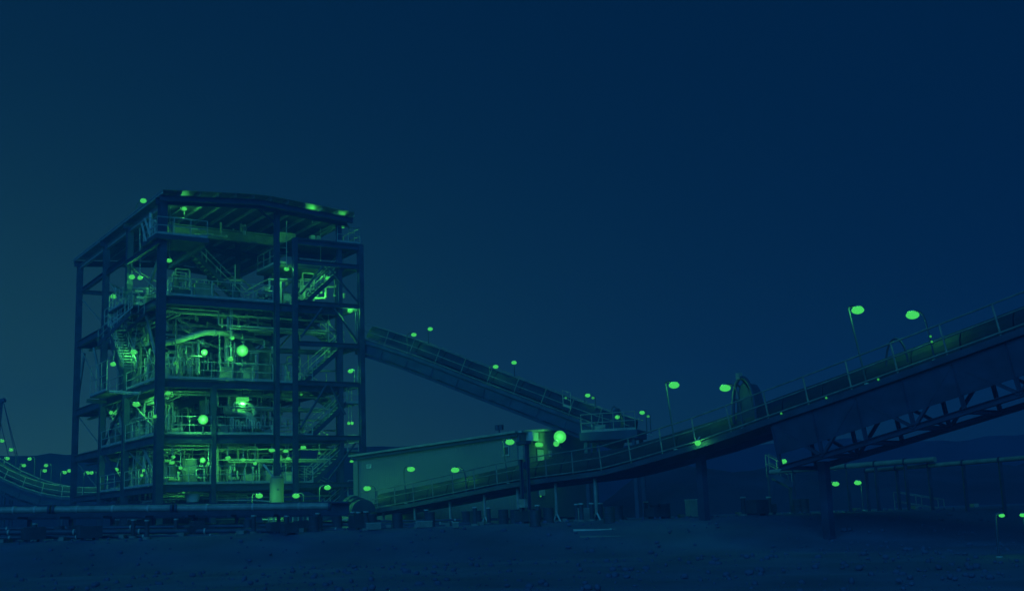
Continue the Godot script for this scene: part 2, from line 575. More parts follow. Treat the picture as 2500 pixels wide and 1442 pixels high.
func make_stair_tower() -> void:
	var o := thing("stair_tower", "tall open steel stair tower with zigzag flights and handrails", "stair tower", tw(11.2, 0, .5))
	var f := -.25
	for c in [[8.78, f, .3], [13.57, f, .36], [13.57, 3.4, .3], [8.78, 3.4, .24]]:
		bar(o, "column", tw(c[0], 0, c[1]), tw(c[0], 19.05, c[1]), c[2], c[2], M.steel, "beam", inward)
		crate(o, "footing", tw(c[0], -.05, c[1]), .8, .3, .8, M.concrete)
	for h in [2.95, 6.0, 9.55, 12.15, 14.85, 17.6, 18.95]:
		var deep := .32
		bar(o, "tower_beam", tw(8.95, h - .16, f), tw(13.4, h - .16, f), .2, deep, M.steel, "beam")
		bar(o, "tower_beam", tw(13.57, h - .16, f + .2), tw(13.57, h - .16, 3.25), .2, deep, M.steel, "beam")
		bar(o, "tower_beam", tw(8.95, h - .16, 3.4), tw(13.4, h - .16, 3.4), .2, deep, M.steel, "beam")
	for b in [[790, 648, 733, 718], [797, 648, 874, 738], [786, 752, 735, 822], [812, 748, 872, 832], [797, 938, 733, 1045], [803, 935, 842, 1012], [867, 1082, 800, 1172]]:
		rod(o, "brace", fr(b[0], b[1], f), fr(b[2], b[3], f), .075, M.steel)
	for b in [[830, 770, 868, 835], [752, 765, 790, 835]]:
		rod(o, "brace", fr(b[0], b[1], 3.2), fr(b[2], b[3], 3.2), .07, M.paint)
	var hs := [0.0, 2.92, 5.96, 9.37, 12.0, 14.56, 17.4]
	for i in hs.size() - 1:
		var h0: float = hs[i]
		var h1: float = hs[i + 1]
		var mid := (h0 + h1) * .5
		if i >= 3:
			# single flights between the close upper landings
			if i % 2 == 1:
				flight(o, tw(9.5, h0, .2), tw(12.5, h1, .2), inward * .9)
			else:
				flight(o, tw(12.9, h0, 1.5), tw(9.6, h1, 1.5), inward * .9)
			crate(o, "landing", tw(12.95, h1 - .08 if i % 2 == 1 else h0 - .08, 1.4), 1.0, .08, 3.0, M.deck)
			crate(o, "landing", tw(9.1, h0 - .08 if i % 2 == 1 else h1 - .08, 1.4), .8, .08, 3.0, M.deck)
		else:
			flight(o, tw(10.1, h0, .1), tw(12.6, mid + .5, .1), inward * .9)
			flight(o, tw(12.4, mid + .5, 1.6), tw(10.2, h1, 1.6), inward * .9)
			crate(o, "landing", tw(13.0, mid + .42, 1.4), 1.0, .08, 2.9, M.deck)
			guard(o, tw(12.6, mid + .5, .0), tw(13.4, mid + .5, .0), .8)
			crate(o, "landing", tw(9.4, h1 - .08, 1.4), 1.4, .08, 3.0, M.deck)
			guard(o, tw(8.95, h1, .0), tw(10.1, h1, .0), .6)
			guard(o, tw(7.7, h1, -.15), tw(8.6, h1, -.15), .45)
	crate(o, "top_deck", tw(11.2, 18.98, 1.6), 4.9, .1, 3.8, M.deck)
	guard(o, tw(11.9, 19.08, -.2), tw(13.6, 19.08, -.2), .9, 1.1)
	guard(o, tw(13.6, 19.08, -.2), tw(13.6, 19.08, 3.3), .9, 1.1)

# ---------------------------------------------------------------- belt conveyors
func smooth_path(raw: PackedVector3Array, step: float) -> PackedVector3Array:
	var c := Curve3D.new()
	for i in raw.size():
		var t := (raw[mini(i + 1, raw.size() - 1)] - raw[maxi(i - 1, 0)]) * .16
		c.add_point(raw[i], -t, t)
	var out := PackedVector3Array()
	var n := int(c.get_baked_length() / step)
	for i in n + 1:
		out.append(c.sample_baked(c.get_baked_length() * i / n, true))
	return out
func conveyor(o: Node3D, path: PackedVector3Array, near: Vector3, wide: float, truss_from: int, truss: float, far_rail := true, bright: Material = null) -> void:
	if bright == null:
		bright = M.galv
	var prev := Vector3.ZERO
	for i in path.size() - 1:
		var a := path[i]
		var b := path[i + 1]
		var t := (b - a).normalized()
		var up := t.cross(near).normalized()
		if up.y < 0:
			up = -up
		var far := -near
		var walk := .8
		bar(o, "walkway_panel", a + far * .42 + t * .01, b + far * .42 - t * .01, walk, .05, M.deck, "box", up)
		bar(o, "edge_channel", a - up * .1, b - up * .1, .07, .22, M.steel, "channel", up)
		bar(o, "stringer", a + far * (walk + .1) - up * .12, b + far * (walk + .1) - up * .12, .12, .4, M.dark, "channel", up)
		bar(o, "stringer", a + far * (walk + wide) - up * .12, b + far * (walk + wide) - up * .12, .12, .4, M.dark, "channel", up)
		bar(o, "belt_cover", a + far * (walk + .1 + wide * .5) + up * .22 + t * .03, b + far * (walk + .1 + wide * .5) + up * .22 - t * .03, wide * 1.02, .86, M.soot, "cover", up)
		bar(o, "belt", a + far * (walk + .1 + wide * .5) + up * .15, b + far * (walk + .1 + wide * .5) + up * .15, wide * .8, .03, M.rubber, "box", up)
		for k in 2:
			var p := a.lerp(b, .25 + .5 * k)
			rod(o, "idler", p + far * (walk + .18) + up * .02, p + far * (walk + wide) + up * .02, .06, bright)
		rod(o, "post", a - up * .2, a + up * 1.1, .035, bright)
		rod(o, "rail", a + up * 1.1, b + up * 1.1, .03, bright)
		rod(o, "rail", a + up * .6, b + up * .6, .03, bright)
		rod(o, "toe_rail", a + up * .1 + near * .05, b + up * .1 + near * .05, .035, bright)
		if far_rail:
			var e := far * (walk + wide + .9)
			rod(o, "post", a + e - up * .1, a + e + up * 1.1, .03, bright)
			rod(o, "rail", a + e + up * 1.1, b + e + up * 1.1, .03, bright)
			bar(o, "walkway_panel", a + e + near * .4, b + e + near * .4, .75, .05, M.deck, "box", up)
		if i >= truss_from:
			for e in [far * .15, far * (walk + wide)]:
				bar(o, "lower_chord", a + e - up * truss, b + e - up * truss, .2, .2, M.dark, "beam", up)
				bar(o, "truss_web", a + e - up * .3, a + e - up * truss, .12, .12, M.dark, "beam", t)
				if i % 2 == 0:
					bar(o, "truss_web", a + e - up * .3, b + e - up * truss, .1, .12, M.dark, "box", near)
				else:
					bar(o, "truss_web", a + e - up * truss, b + e - up * .3, .1, .12, M.dark, "box", near)
			bar(o, "cross_member", a + far * .15 - up * truss, a + far * (walk + wide) - up * truss, .14, .14, M.dark, "beam", up)
			bar(o, "side_panel", a + far * .12 - up * (.25 + truss * .3) + t * .02, b + far * .12 - up * (.25 + truss * .3) - t * .02, .03, truss * .6, M.dark, "box", up)

func make_main_conveyor() -> void:
	var raw := PackedVector3Array()
	for p in [[880, 1249], [1000, 1229], [1100, 1209], [1250, 1179], [1390, 1160], [1475, 1148], [1570, 1122], [1700, 1084], [1800, 1050], [1900, 1014], [2000, 980], [2130, 934], [2280, 880], [2440, 822], [2620, 756]]:
		raw.append(cv(p[0], p[1]))
	raw.append(raw[14] + (raw[14] - raw[13]).normalized() * 14.0)      # it goes on past the edge of the frame
	var path := smooth_path(raw, 2.0)
	var o := thing("belt_conveyor", "long curved belt conveyor climbing in front of the shed", "conveyor", Vector3(raw[0].x, 0, raw[0].z))
	var first := 0
	while path[first].y < 3.0:
		first += 1
	conveyor(o, path, belt_near, 1.4, first + 2, 1.95, true, M.worn)
	# short stands with splayed feet under the low end
	for x in [925, 1000, 1085, 1168, 1248, 1340, 1435]:
		var top := cv(x, 1200, -.5)
		var best := path[path.size() - 1]
		for i in path.size() - 1:
			if path[i + 1].x >= top.x:
				best = path[i].lerp(path[i + 1], clampf((top.x - path[i].x) / (path[i + 1].x - path[i].x), 0, 1))
				break
		var f := Vector3(best.x, 0, best.z) - belt_near * .4
		var t := Vector3(f.x, best.y - .25, f.z)
		var leg := sub(o, "stand")
		rod(leg, "leg", f + Vector3(0, .3, 0), t, .075, M.paint)
		for s in [-1, 1]:
			rod(leg, "foot", f + belt_dir * .28 * s, f + Vector3(0, .42, 0), .05, M.galv)
			crate(leg, "pad", f + belt_dir * .28 * s - Vector3(0, .05, 0), .22, .09, .22, M.concrete)
	# trestle bents under the truss
	for x in [1650, 1938, 3300]:
		var top := cv(x, 1000, -.6)
		var best := path[path.size() - 1]
		for i in path.size() - 1:
			if path[i + 1].x >= top.x:
				best = path[i].lerp(path[i + 1], clampf((top.x - path[i].x) / (path[i + 1].x - path[i].x), 0, 1))
				break
		for e in [1.1]:
			var f: Vector3 = Vector3(best.x, 0, best.z) - belt_near * e
			f.y = ground_height(f.x, f.z) - .1
			bar(o, "trestle_column", f, Vector3(f.x, best.y - (.25 if x == 1650 else 2.0), f.z), .3, .34, M.dark, "box", belt_dir)
	# dark domed hood and the hoop over the walkway
	var hb := cv(1836, 1032, -1.3)
	var hood := thing("hood_dome", "dark cage of nested hoops standing on the long conveyor", "hood", hb)
	var lean := Vector3(-.12, 1, 0).normalized()
	for k in 5:
		var hw := .62 - .1 * k
		var hh := 1.85 - .2 * k
		var hp0 := PackedVector3Array()
		for n in 15:
			var an := PI * n / 14.0
			hp0.append(belt_dir * -hw * cos(an) + Vector3(0, hh * pow(sin(an), .8), 0) - belt_near * (.22 * k - .4))
		put(hood, "hoop", swept(hp0, .07, .05, 8), M.dark, Transform3D(Basis.IDENTITY, hb))
	put(hood, "hood_panel", S.dome, M.dark, Transform3D(Basis(belt_dir * .95, Vector3.UP * 1.6, belt_near * .7), hb))
	for n in 5:
		var an := PI * (n + 1) / 6.0
		bar(hood, "cage_strip", hb + belt_dir * -.6 * cos(an) + Vector3(0, 1.8 * pow(sin(an), .8), 0) + belt_near * .42, hb + belt_dir * -.22 * cos(an) + Vector3(0, 1.05 * pow(sin(an), .8), 0) - belt_near * .5, .12, .03, M.dark)
	bar(hood, "vent", hb + Vector3(0, 1.8, 0) + belt_near * .4 - belt_dir * .15, hb + Vector3(0, 2.05, 0) + belt_near * .4 - belt_dir * .15, .2, .2, M.paint)
	var hoop := thing("pipe_hoop", "thin steel hoop arching over the conveyor walkway", "hoop", cv(2176, 925))
	var hp := PackedVector3Array()
	for k in 11:
		var an := PI * k / 10.0
		hp.append(cv(2192, 895, -.4) + belt_dir * -.45 * cos(an) + Vector3(0, .9 * sin(an) + .1, 0) - hoop.position)
	put(hoop, "hoop_tube", swept(hp, .04, .05, 8), M.dark, Transform3D(Basis.IDENTITY, hoop.position))
	# the gravity take-up: two posts, a cased head and a counterweight
	var base := cv(1284, 1240, .5)
	base.y = 0
	var tk := thing("take_up_tower", "dark upright take-up frame with cased head and counterweight box", "frame", base)
	var top := cv(1284, 1080, .5).y
	for s in [-.27, .27]:
		bar(tk, "post", base + belt_dir * s * 1.0, base + belt_dir * s + Vector3(0, top, 0), .14, .14, M.dark, "beam", belt_near)
	bar(tk, "head_beam", base + belt_dir * -.4 + Vector3(0, top, 0), base + belt_dir * .42 + Vector3(0, top, 0), .3, .16, M.dark)
	bar(tk, "head_case", base + belt_dir * -.05 + Vector3(0, top - .8, 0), base + belt_dir * -.05 + Vector3(0, top - .12, 0), .36, .3, M.paint, "box", belt_near)
	bar(tk, "guide_sheave", base + belt_dir * .1 + Vector3(0, top - 1.1, 0), base + belt_dir * .16 + Vector3(0, top - 1.1, 0), .4, .4, M.dark, "tube")
	bar(tk, "counterweight", base + Vector3(0, .75, 0) + belt_near * .02, base + Vector3(0, 1.15, 0) + belt_near * .02, .52, .5, M.paint, "soft", belt_near)
	bar(tk, "rope", base + Vector3(0, 1.15, 0), base + Vector3(0, top - 1.0, 0), .03, .03, M.steel)
	# tail hood at the low end
	var tail := thing("tail_hood", "dark rounded hood over the low tail end of conveyor", "hood", pz(868, 1250, 71))
	var tb := pz(868, 1250, 71)
	for k in 3:
		put(tail, "hood_panel", S.dome, M.dark, Transform3D(Basis(belt_near * 1.6, Vector3.UP * (.95 - .12 * k), belt_dir * .5), tb + belt_dir * (.52 * k - .3)))
	crate(tail, "pedestal", Vector3(tb.x, 0, tb.z), 1.4, tb.y, 1.0, M.concrete)

var second_path: PackedVector3Array
func make_second_conveyor() -> void:
	var a := Vector3(-10.4, 0, -80.6)
	var b := Vector3(7.8, 0, -74.0)
	var d := (b - a).normalized()
	var near := Vector3(-d.z, 0, d.x)
	if near.z < 0:
		near = -near
	var raw := PackedVector3Array()
	for p in [[876, 826], [1000, 866], [1150, 924], [1300, 981], [1440, 1034], [1530, 1062]]:
		raw.append(on_plane(p[0], p[1], a, near))
	second_path = smooth_path(raw, 1.9)
	var o := thing("belt_conveyor", "inclined belt conveyor bridge running down from the process building", "conveyor", raw[0])
	conveyor(o, second_path, near, 1.3, 0, 1.0, true, M.worn)
	# the drive platform at its foot
	var c := on_plane(1500, 1058, a, near)
	var pf := thing("drive_platform", "dark drive platform with guard rails at the bridge conveyor foot", "platform", Vector3(c.x, 0, c.z))
	bar(pf, "deck", c - d * 1.7 - Vector3(0, .2, 0) + near * .6, c + d * 1.9 - Vector3(0, .2, 0) + near * .6, 2.4, .5, M.dark)
	for s in [-1.4, 1.6]:
		for e in [-.3, 1.5]:
			bar(pf, "leg", Vector3(c.x, 0, c.z) + d * s + near * e, c + d * s + near * e - Vector3(0, .4, 0), .22, .22, M.dark, "beam", near)
	guard(pf, c - d * 1.6 + near * 1.7 + Vector3(0, .05, 0), c + d * 1.8 + near * 1.7 + Vector3(0, .05, 0), .75, 1.1, M.paint)
	guard(pf, on_plane(1386, 994, a, near * 1.0) + near * .9, on_plane(1405, 1000, a, near) + near * .9, .4, 1.0, M.paint)
	var hd := thing("hood_dome", "small dark arched hood on the drive platform of bridge conveyor", "hood", c)
	for k in 3:
		put(hd, "hood_panel", S.dome, M.dark, Transform3D(Basis(d * .62, Vector3.UP * (1.55 - .08 * k), near * .3), c + d * .35 + near * (.2 + .3 * k)))
	put(hd, "rib", S.cover, M.steel, Transform3D(Basis(d * .7, Vector3.UP * 1.62, near * .05), c + d * .35 + near * 1.0))
	var mo := thing("drive_motor", "grey drive motor sitting on the bridge conveyor platform", "motor", c)
	bar(mo, "motor_case", c - d * .9 + near * 1.0 + Vector3(0, .32, 0), c - d * .2 + near * 1.0 + Vector3(0, .32, 0), .42, .42, M.paint, "tube")
	bar(mo, "bed", c - d * 1.0 + near * 1.0 + Vector3(0, .08, 0), c - d * .1 + near * 1.0 + Vector3(0, .08, 0), .5, .14, M.steel)
	bar(mo, "gear_box", c - d * .2 + near * 1.0 + Vector3(0, .28, 0), c + d * .05 + near * 1.0 + Vector3(0, .28, 0), .5, .42, M.dark, "soft")

func make_far_conveyor() -> void:
	var raw := PackedVector3Array()
	for p in [[-120, 1098], [-60, 1132], [0, 1167], [48, 1189], [90, 1203], [133, 1212], [180, 1216], [250, 1216]]:
		raw.append(pz(p[0], p[1], 122))
	var path := smooth_path(raw, 2.0)
	var o := thing("belt_conveyor", "distant curved belt conveyor sloping down toward the process building", "conveyor", Vector3(raw[7].x, 0, raw[7].z))
	conveyor(o, path, Vector3(0, 0, 1), 1.5, 0, 1.4, true, M.galv)
	for i in range(0, path.size(), 3):
		for e in [.2, 2.1]:
			var f := Vector3(path[i].x, -.1, path[i].z - e)
			bar(o, "trestle_column", f, Vector3(f.x, path[i].y - 1.3, f.z), .3, .3, M.steel, "beam", Vector3.RIGHT)
	# the mast with its stays
	var top := pz(2, 978, 135)
	var m := thing("stay_mast", "slender dark mast with stay cables beside the distant conveyor", "mast", Vector3(top.x, 0, top.z))
	var f := Vector3(top.x - .9, 0, top.z)
	bar(m, "mast_leg", f, top - Vector3(.1, 0, 0), .5, .5, M.dark)
	bar(m, "mast_head", top - Vector3(.5, .2, 0), top + Vector3(.4, .1, 0), .6, .4, M.dark)
	for p in [[50, 1112], [58, 1116], [33, 1112]]:
		rod(m, "stay", top + Vector3(.2, 0, 0) if p[0] > 40 else top - Vector3(0, 2.4, 0), pz(p[0], p[1] + 60, 135), .04, M.dark)

# ---------------------------------------------------------------- the shed
func make_shed() -> void:
	var a := pz(872, 1250, 77)
	var c := pz(1274, 1250, 71)
	var e := pz(1450, 1250, 82)
	a.y = 0
	c.y = 0
	e.y = 0
	var ha := pz(872, 1113, 77).y
	var hc := pz(1274, 1054, 71).y
	var he := pz(1450, 1044, 82).y
	var o := thing("storage_shed", "long pale metal shed with a sloping roof edge", "shed", a)
	var n := 14
	for i in n:
		var p := a.lerp(c, (i + .5) / n)
		var h := lerpf(ha, hc, (i + .5) / n) - .12
		put(o, "wall_panel", S.sheet, M.wall, Transform3D(Basis((c - a) / n * .997, (c - a).cross(Vector3.UP).normalized() * .03, Vector3.UP * (h + .02)), p + Vector3(0, h * .5, 0)))
	for i in 8:
		var p := c.lerp(e, (i + .5) / 8)
		var h := lerpf(hc, he, (i + .5) / 8) - .1
		put(o, "wall_panel", S.sheet, M.wall, Transform3D(Basis((e - c) / 8 * .997, (e - c).cross(Vector3.UP).normalized() * .03, Vector3.UP * h), p + Vector3(0, h * .5, 0)))
	var out := (c - a).cross(Vector3.UP).normalized()
	if out.z < 0:
		out = -out
	var back := (e - c)
	# roof: an edge flashing, a gutter and the sheets behind
	bar(o, "roof_edge", a + Vector3(0, ha, 0) - (c - a).normalized() * .3 + out * .2, c + Vector3(0, hc, 0) + out * .2, .5, .12, M.paint)
	bar(o, "gutter", a + Vector3(0, ha - .17, 0) + out * .14, c + Vector3(0, hc - .17, 0) + out * .14, .2, .16, M.steel)
	bar(o, "roof_edge", c + Vector3(0, hc + .02, 0) + out * .05, e + Vector3(0, he + .02, 0), .4, .12, M.galv)
	for i in 8:
		var p0 := a.lerp(c, i / 8.0) + Vector3(0, lerpf(ha, hc, i / 8.0), 0)
		var p1 := a.lerp(c, (i + 1) / 8.0) + Vector3(0, lerpf(ha, hc, (i + 1) / 8.0), 0)
		var dv := back + Vector3(0, he - hc, 0)
		var cc := (p0 + p1) * .5 + dv * .5 + Vector3(0, .03, 0)
		put(o, "roof_sheet", S.sheet, M.sheet, Transform3D(Basis(p1 - p0, Vector3.UP * .05, dv), cc))
	for w in [[a, a + back], [a + back, e]]:
		var p: Vector3 = (w[0] + w[1]) * .5
		put(o, "rear_wall", S.box, M.wall, Transform3D(Basis((w[1] - w[0]), Vector3.UP * (ha - .3), (w[1] - w[0]).cross(Vector3.UP).normalized() * .05), p + Vector3(0, (ha - .3) * .5, 0)))
	bar(o, "corner_post", a + out * .06, a + out * .06 + Vector3(0, ha - .3, 0), .36, .16, M.wall, "box", out)
	bar(o, "corner_post", c + out * .04, c + out * .04 + Vector3(0, hc - .2, 0), .16, .16, M.steel, "box", out)
	# a window, a board, doors on the gable and a vent hood
	var pl := func(x, y): return on_plane(x, y, a, out)
	var w0: Vector3 = pl.call(1236, 1100)
	var win := sub(o, "window")
	bar(win, "pane", w0 + out * .05 + Vector3(0, -.22, 0), w0 + out * .05 + Vector3(0, .22, 0), .3, .02, M.ink, "box", out)
	bar(win, "window_frame", w0 + out * .03 + Vector3(0, -.27, 0), w0 + out * .03 + Vector3(0, .27, 0), .4, .02, M.galv, "box", out)
	bar(win, "sill", w0 + out * .06 + Vector3(0, -.3, 0), w0 + out * .06 + Vector3(0, -.26, 0), .5, .08, M.galv, "box", out)
	var gn := back.cross(Vector3.UP).normalized()
	if gn.dot(EYE - c) < 0:
		gn = -gn
	var gp := func(x, y): return on_plane(x, y, c, gn)
	for b in [["board", 902, 1138, .36, .24, a, out, "small pale notice board fixed to the shed wall beside its corner"], ["board", 1341, 1107, .5, .36, c, gn, "white notice board under the floodlight on the shed gable"]]:
		var q: Vector3 = on_plane(b[1], b[2], b[5], b[6])
		var nn: Vector3 = b[6]
		var s := thing("notice_board", b[7], "sign", q)
		bar(s, "sign_plate", q + nn * .07 - Vector3(0, b[4] * .5, 0), q + nn * .07 + Vector3(0, b[4] * .5, 0), b[3], .02, M.white, "box", nn)
		var side := Vector3.UP.cross(nn).normalized()
		for k in 3:
			var y: float = b[4] * (.28 - .26 * k)
			bar(s, "text_line", q + nn * .083 + Vector3(0, y, 0) - side * b[3] * .4, q + nn * .083 + Vector3(0, y, 0) + side * b[3] * (.4 - .12 * k), .01, .03, M.ink)
	var dq: Vector3 = gp.call(1318, 1128)
	var dr := sub(o, "door")
	bar(dr, "door_leaf", dq + gn * .06 - Vector3(0, 2.0, 0), dq + gn * .06 + Vector3(0, .75, 0), .95, .04, M.white, "box", gn)
	bar(dr, "door_frame", dq + gn * .04 - Vector3(0, 2.0, 0), dq + gn * .04 + Vector3(0, .85, 0), 1.15, .04, M.steel, "box", gn)
	var vq: Vector3 = gp.call(1290, 1068)
	var vh := sub(o, "vent_hood")
	bar(vh, "hood_box", vq + gn * .25 - Vector3(0, .22, 0), vq + gn * .25 + Vector3(0, .3, 0), .85, .45, M.white, "box", gn)
	var dk: Vector3 = gp.call(1308, 1064)
	bar(vh, "louvre", dk + gn * .12 - Vector3(0, .15, 0), dk + gn * .12 + Vector3(0, .2, 0), .4, .2, M.ink, "box", gn)
	# roof mast with a pair of unlit floodlights
	var mt: Vector3 = pl.call(1206, 1042)
	var mb: Vector3 = pl.call(1206, 1064)
	mt -= out * .6
	mb -= out * .6
	var m := thing("roof_mast", "short mast with two unlit floodlights on the shed roof", "floodlight", mb)
	rod(m, "mast_tube", mb, mt, .05, M.dark)
	for s in [-1, 1]:
		var q: Vector3 = mt + (c - a).normalized() * .14 * s
		bar(m, "lamp_housing", q - gn * .1, q + gn * .1, .26, .3, M.dark, "soft")
	# the gable lamps
	var bq := on_plane(1316, 1085, c + gn * .35, gn) - gn * .35
	var bl := thing("bulkhead_lamp", "long lit bulkhead lamp on the shed gable beside the floodlight", "lamp", bq)
	var sd := Vector3.UP.cross(gn).normalized()
	for k in 2:
		put(bl, "lamp_lens", S.ball, M.glow, Transform3D(Basis(sd * .47, Vector3.UP * .27, gn * .3), bq + gn * .35 + sd * (.2 - .4 * k)))
		var l := OmniLight3D.new()
		l.name = "lamp_light"
		l.light_color = lamp_color.linear_to_srgb()
		l.light_energy = .45
		l.light_size = .12
		l.omni_range = 40
		l.omni_attenuation = 2
		l.shadow_enabled = true
		bl.add_child(l, true)
		l.position = gn * .35 + sd * (.2 - .4 * k)
	bar(bl, "housing", bq + gn * .3 - sd * .42 + Vector3(0, .16, 0), bq + gn * .3 + sd * .42 + Vector3(0, .16, 0), .34, .06, M.steel)
	rod(bl, "bracket", bq, bq + gn * .3 + Vector3(0, .16, 0), .03, M.steel)
	var fq: Vector3 = gp.call(1366, 1068)
	var ff := on_plane(1367, 1066, c + gn * 1.1, gn)
	flood("very bright floodlight on a bracket at the shed gable", ff, .38, 1.4, fq - Vector3(0, .6, 0) + gn * .1)
	lamp("small lamp hung just under the bright gable floodlight", "", on_plane(1358, 1083, c + gn * 1.0, gn), .36, .34, .3, null, fq)

# ---------------------------------------------------------------- low rack, pipes and yard things in front
func make_yard() -> void:
	var a := pz(-60, 1246, 62)
	var b := pz(810, 1235, 62)
	var o := thing("pipe_rack", "low dark pipe rack girder on short legs", "rack", Vector3(b.x, 0, b.z - 2))
	var ra := pz(-60, 1252, 63.6)
	var rb := pz(852, 1242, 63.6)
	bar(o, "girder", ra, rb, 1.0, .75, M.dark, "beam")
	for i in 9:
		var q := ra.lerp(rb, (i + .3) / 9.0)
		bar(o, "leg", Vector3(q.x, -.1, q.z), q - Vector3(0, .3, 0), .18, .18, M.dark, "beam", Vector3.RIGHT)
		bar(o, "pipe_saddle", q + Vector3(0, -.28, .4), q + Vector3(0, -.28, 1.75), .16, .1, M.dark)
	# the near pipe, in three lengths
	var cuts := [0.0, .213, .557, 1.0]
	var p := thing("pipeline", "fat pale pipeline in bolted lengths along the low rack", "pipe", a)
	for k in 3:
		var q0 := a.lerp(b, cuts[k] + .006)
		var q1 := a.lerp(b, cuts[k + 1] - .006)
		bar(p, "pipe_length", q0, q1, .34, .34, M.paint, "tube")
		for s in [q0, q1]:
			bar(p, "flange", s - (b - a).normalized() * .06, s + (b - a).normalized() * .06, .46, .46, M.dark, "tube")
		for j in 3:
			var s := q0.lerp(q1, .2 + .3 * j)
			bar(p, "clamp", s - (b - a).normalized() * .05, s + (b - a).normalized() * .05, .39, .39, M.galv, "tube")
	# the upright tank
	var tc := pz(675, 1222, 68.5)
	var tk := thing("storage_tank", "upright pale cylindrical tank with domed top behind the rack", "tank", Vector3(tc.x, 0, tc.z))
	var th := pz(675, 1168, 68.5).y
	drum(tk, "tank_shell", Vector3(tc.x, .3, tc.z), .4, th - .3, M.wall)
	put(tk, "dome", S.ball, M.wall, Transform3D(Basis(Vector3.RIGHT * .8, Vector3.UP * .3, Vector3.FORWARD * .8), Vector3(tc.x, th, tc.z)))
	drum(tk, "plinth", Vector3(tc.x, -.05, tc.z), .5, .36, M.concrete)
	put(tk, "manhole", S.tube, M.steel, Transform3D(Basis(Vector3.RIGHT * .13, Vector3.UP * .13, Vector3(0, 0, .06)), Vector3(tc.x + .14, th - .62, tc.z + .38)))
	for k in 2:
		put(tk, "band", S.tube, M.galv, Transform3D(Basis(Vector3.RIGHT * .815, Vector3.FORWARD * .815, Vector3.UP * .03), Vector3(tc.x, .9 + .5 * k, tc.z)))
	pipe("slanting fill pipe entering the top of the upright tank", PackedVector3Array([pz(643, 1134, 68.8), pz(652, 1145, 68.7), Vector3(tc.x - .18, th + .06, tc.z)]), .07, M.galv)
	# low lines on the bank in front
	var w0 := pz(1416, 1316, 49)
	var wall := thing("low_wall", "long low pale concrete wall along the bank", "wall", w0)
	for k in 9:
		var x0 := 1416 + 56 * k
		var q0 := pz(x0, 1316 - x0 * 0.0 - k * .2, 49)
		var q1 := pz(x0 + 54, 1316 - k * .2, 49)
		bar(wall, "wall_block", q0, q1, .3, .28, M.concrete, "soft")
		crate(wall, "wall_base", (q0 + q1) * .5 - Vector3(0, .7, 0), .9, .6, .2, M.concrete)
	var l0 := pz(1400, 1297, 50.5)
	var l1 := pz(1950, 1294, 50.5)
	pipe("slim dark pipeline above the low pale concrete wall", PackedVector3Array([l0, l1]), .1, M.galv, "", 2.4)
	for k in 5:
		var q := l0.lerp(l1, (k + .5) / 5)
		var st := thing("pipe_support", "short post under the slim pipeline on the bank", "support", Vector3(q.x, q.y - .6, q.z), "posts under the slim pipeline")
		bar(st, "post", q - Vector3(0, .75, 0), q - Vector3(0, .1, 0), .1, .1, M.steel)
		bar(st, "saddle", q - Vector3(.12, .1, 0), q + Vector3(.12, -.1, 0), .2, .05, M.steel)
	# cabinet and crates
	for cr in [[1427, 1286, 57, .45, .55, "pale electrical cabinet beside the stands of the long conveyor"], [912, 1323, 54, .55, .26, "low pale pallet box on the bank under the conveyor tail"], [1036, 1323, 54, .6, .24, "weathered pallet box on the bank beside the stands"], [1113, 1326, 53, .22, .2, "small square junction box on the dark bank"], [1690, 1268, 60, .5, .8, "tall grey switch box standing by the trestle column"]]:
		var q := pz(cr[0], cr[1], cr[2])
		q.y = ground_height(q.x, q.z) - .04
		var bx := thing("equipment_box", cr[5], "box", q)
		var hh: float = cr[4] + maxf(0, pz(cr[0], cr[1], cr[2]).y - q.y) * .6
		crate(bx, "case", q + Vector3(0, .06, 0), cr[3], hh, cr[3] * .7, M.paint)
		crate(bx, "lid", q + Vector3(0, .06 + hh, 0), cr[3] * 1.06, .04, cr[3] * .76, M.galv)
		crate(bx, "skid", q, cr[3] * .9, .07, cr[3] * .6, M.steel)
	# the two ducts on the open ground behind
	for dct in [[1880, 1152, 60.0, 2286, 1121, 52.0, "long pale duct with an open flanged end beyond the conveyor truss", .24], [2115, 1149, 56.0, 2640, 1106, 46.0, "second long grey duct running beside the pale flanged duct", .2]]:
		var q0 := pz(dct[0], dct[1], dct[2])
		var q1 := pz(dct[3], dct[4], dct[5])
		var d := thing("pipe_duct", dct[6], "duct", q0)
		var nn := 6
		for k in nn:
			bar(d, "duct_length", q0.lerp(q1, k / float(nn) + .004), q0.lerp(q1, (k + 1.0) / nn - .004), dct[7], dct[7], M.paint, "tube")
			var q := q0.lerp(q1, k / float(nn))
			bar(d, "flange", q - (q1 - q0).normalized() * .03, q + (q1 - q0).normalized() * .03, dct[7] * 1.35, dct[7] * 1.35, M.dark, "tube")
			bar(d, "support_post", Vector3(q.x, ground_height(q.x, q.z) - .1, q.z), q - Vector3(0, dct[7] * .5, 0), .12, .12, M.dark, "box", Vector3.RIGHT)
	# two small service stairs
	for sc in [[1880, 1156, 1935, 1184, 62.0, "small steel service stair below the end of pale duct"], [2200, 1252, 2310, 1271, 58.0, "shallow dim service ramp with rails on the open ground"]]:
		var q0 := pz(sc[2], sc[3], sc[4])
		var q1 := pz(sc[0], sc[1], sc[4])
		var stv := thing("service_stair", sc[5], "stair", Vector3(q0.x, 0, q0.z))
		flight(stv, q0, q1, Vector3(0, 0, -.8), M.worn)
		for q in [q0, q1]:
			bar(stv, "leg", Vector3(q.x, -.1, q.z - .4), q - Vector3(0, 0, .4), .1, .1, M.steel, "box", Vector3.RIGHT)
	# small valves and lines low behind the rack
	var lows := [[722, 1283, 860, 1266], [722, 1289, 860, 1270], [612, 1283, 692, 1281], [640, 1268, 690, 1268]]
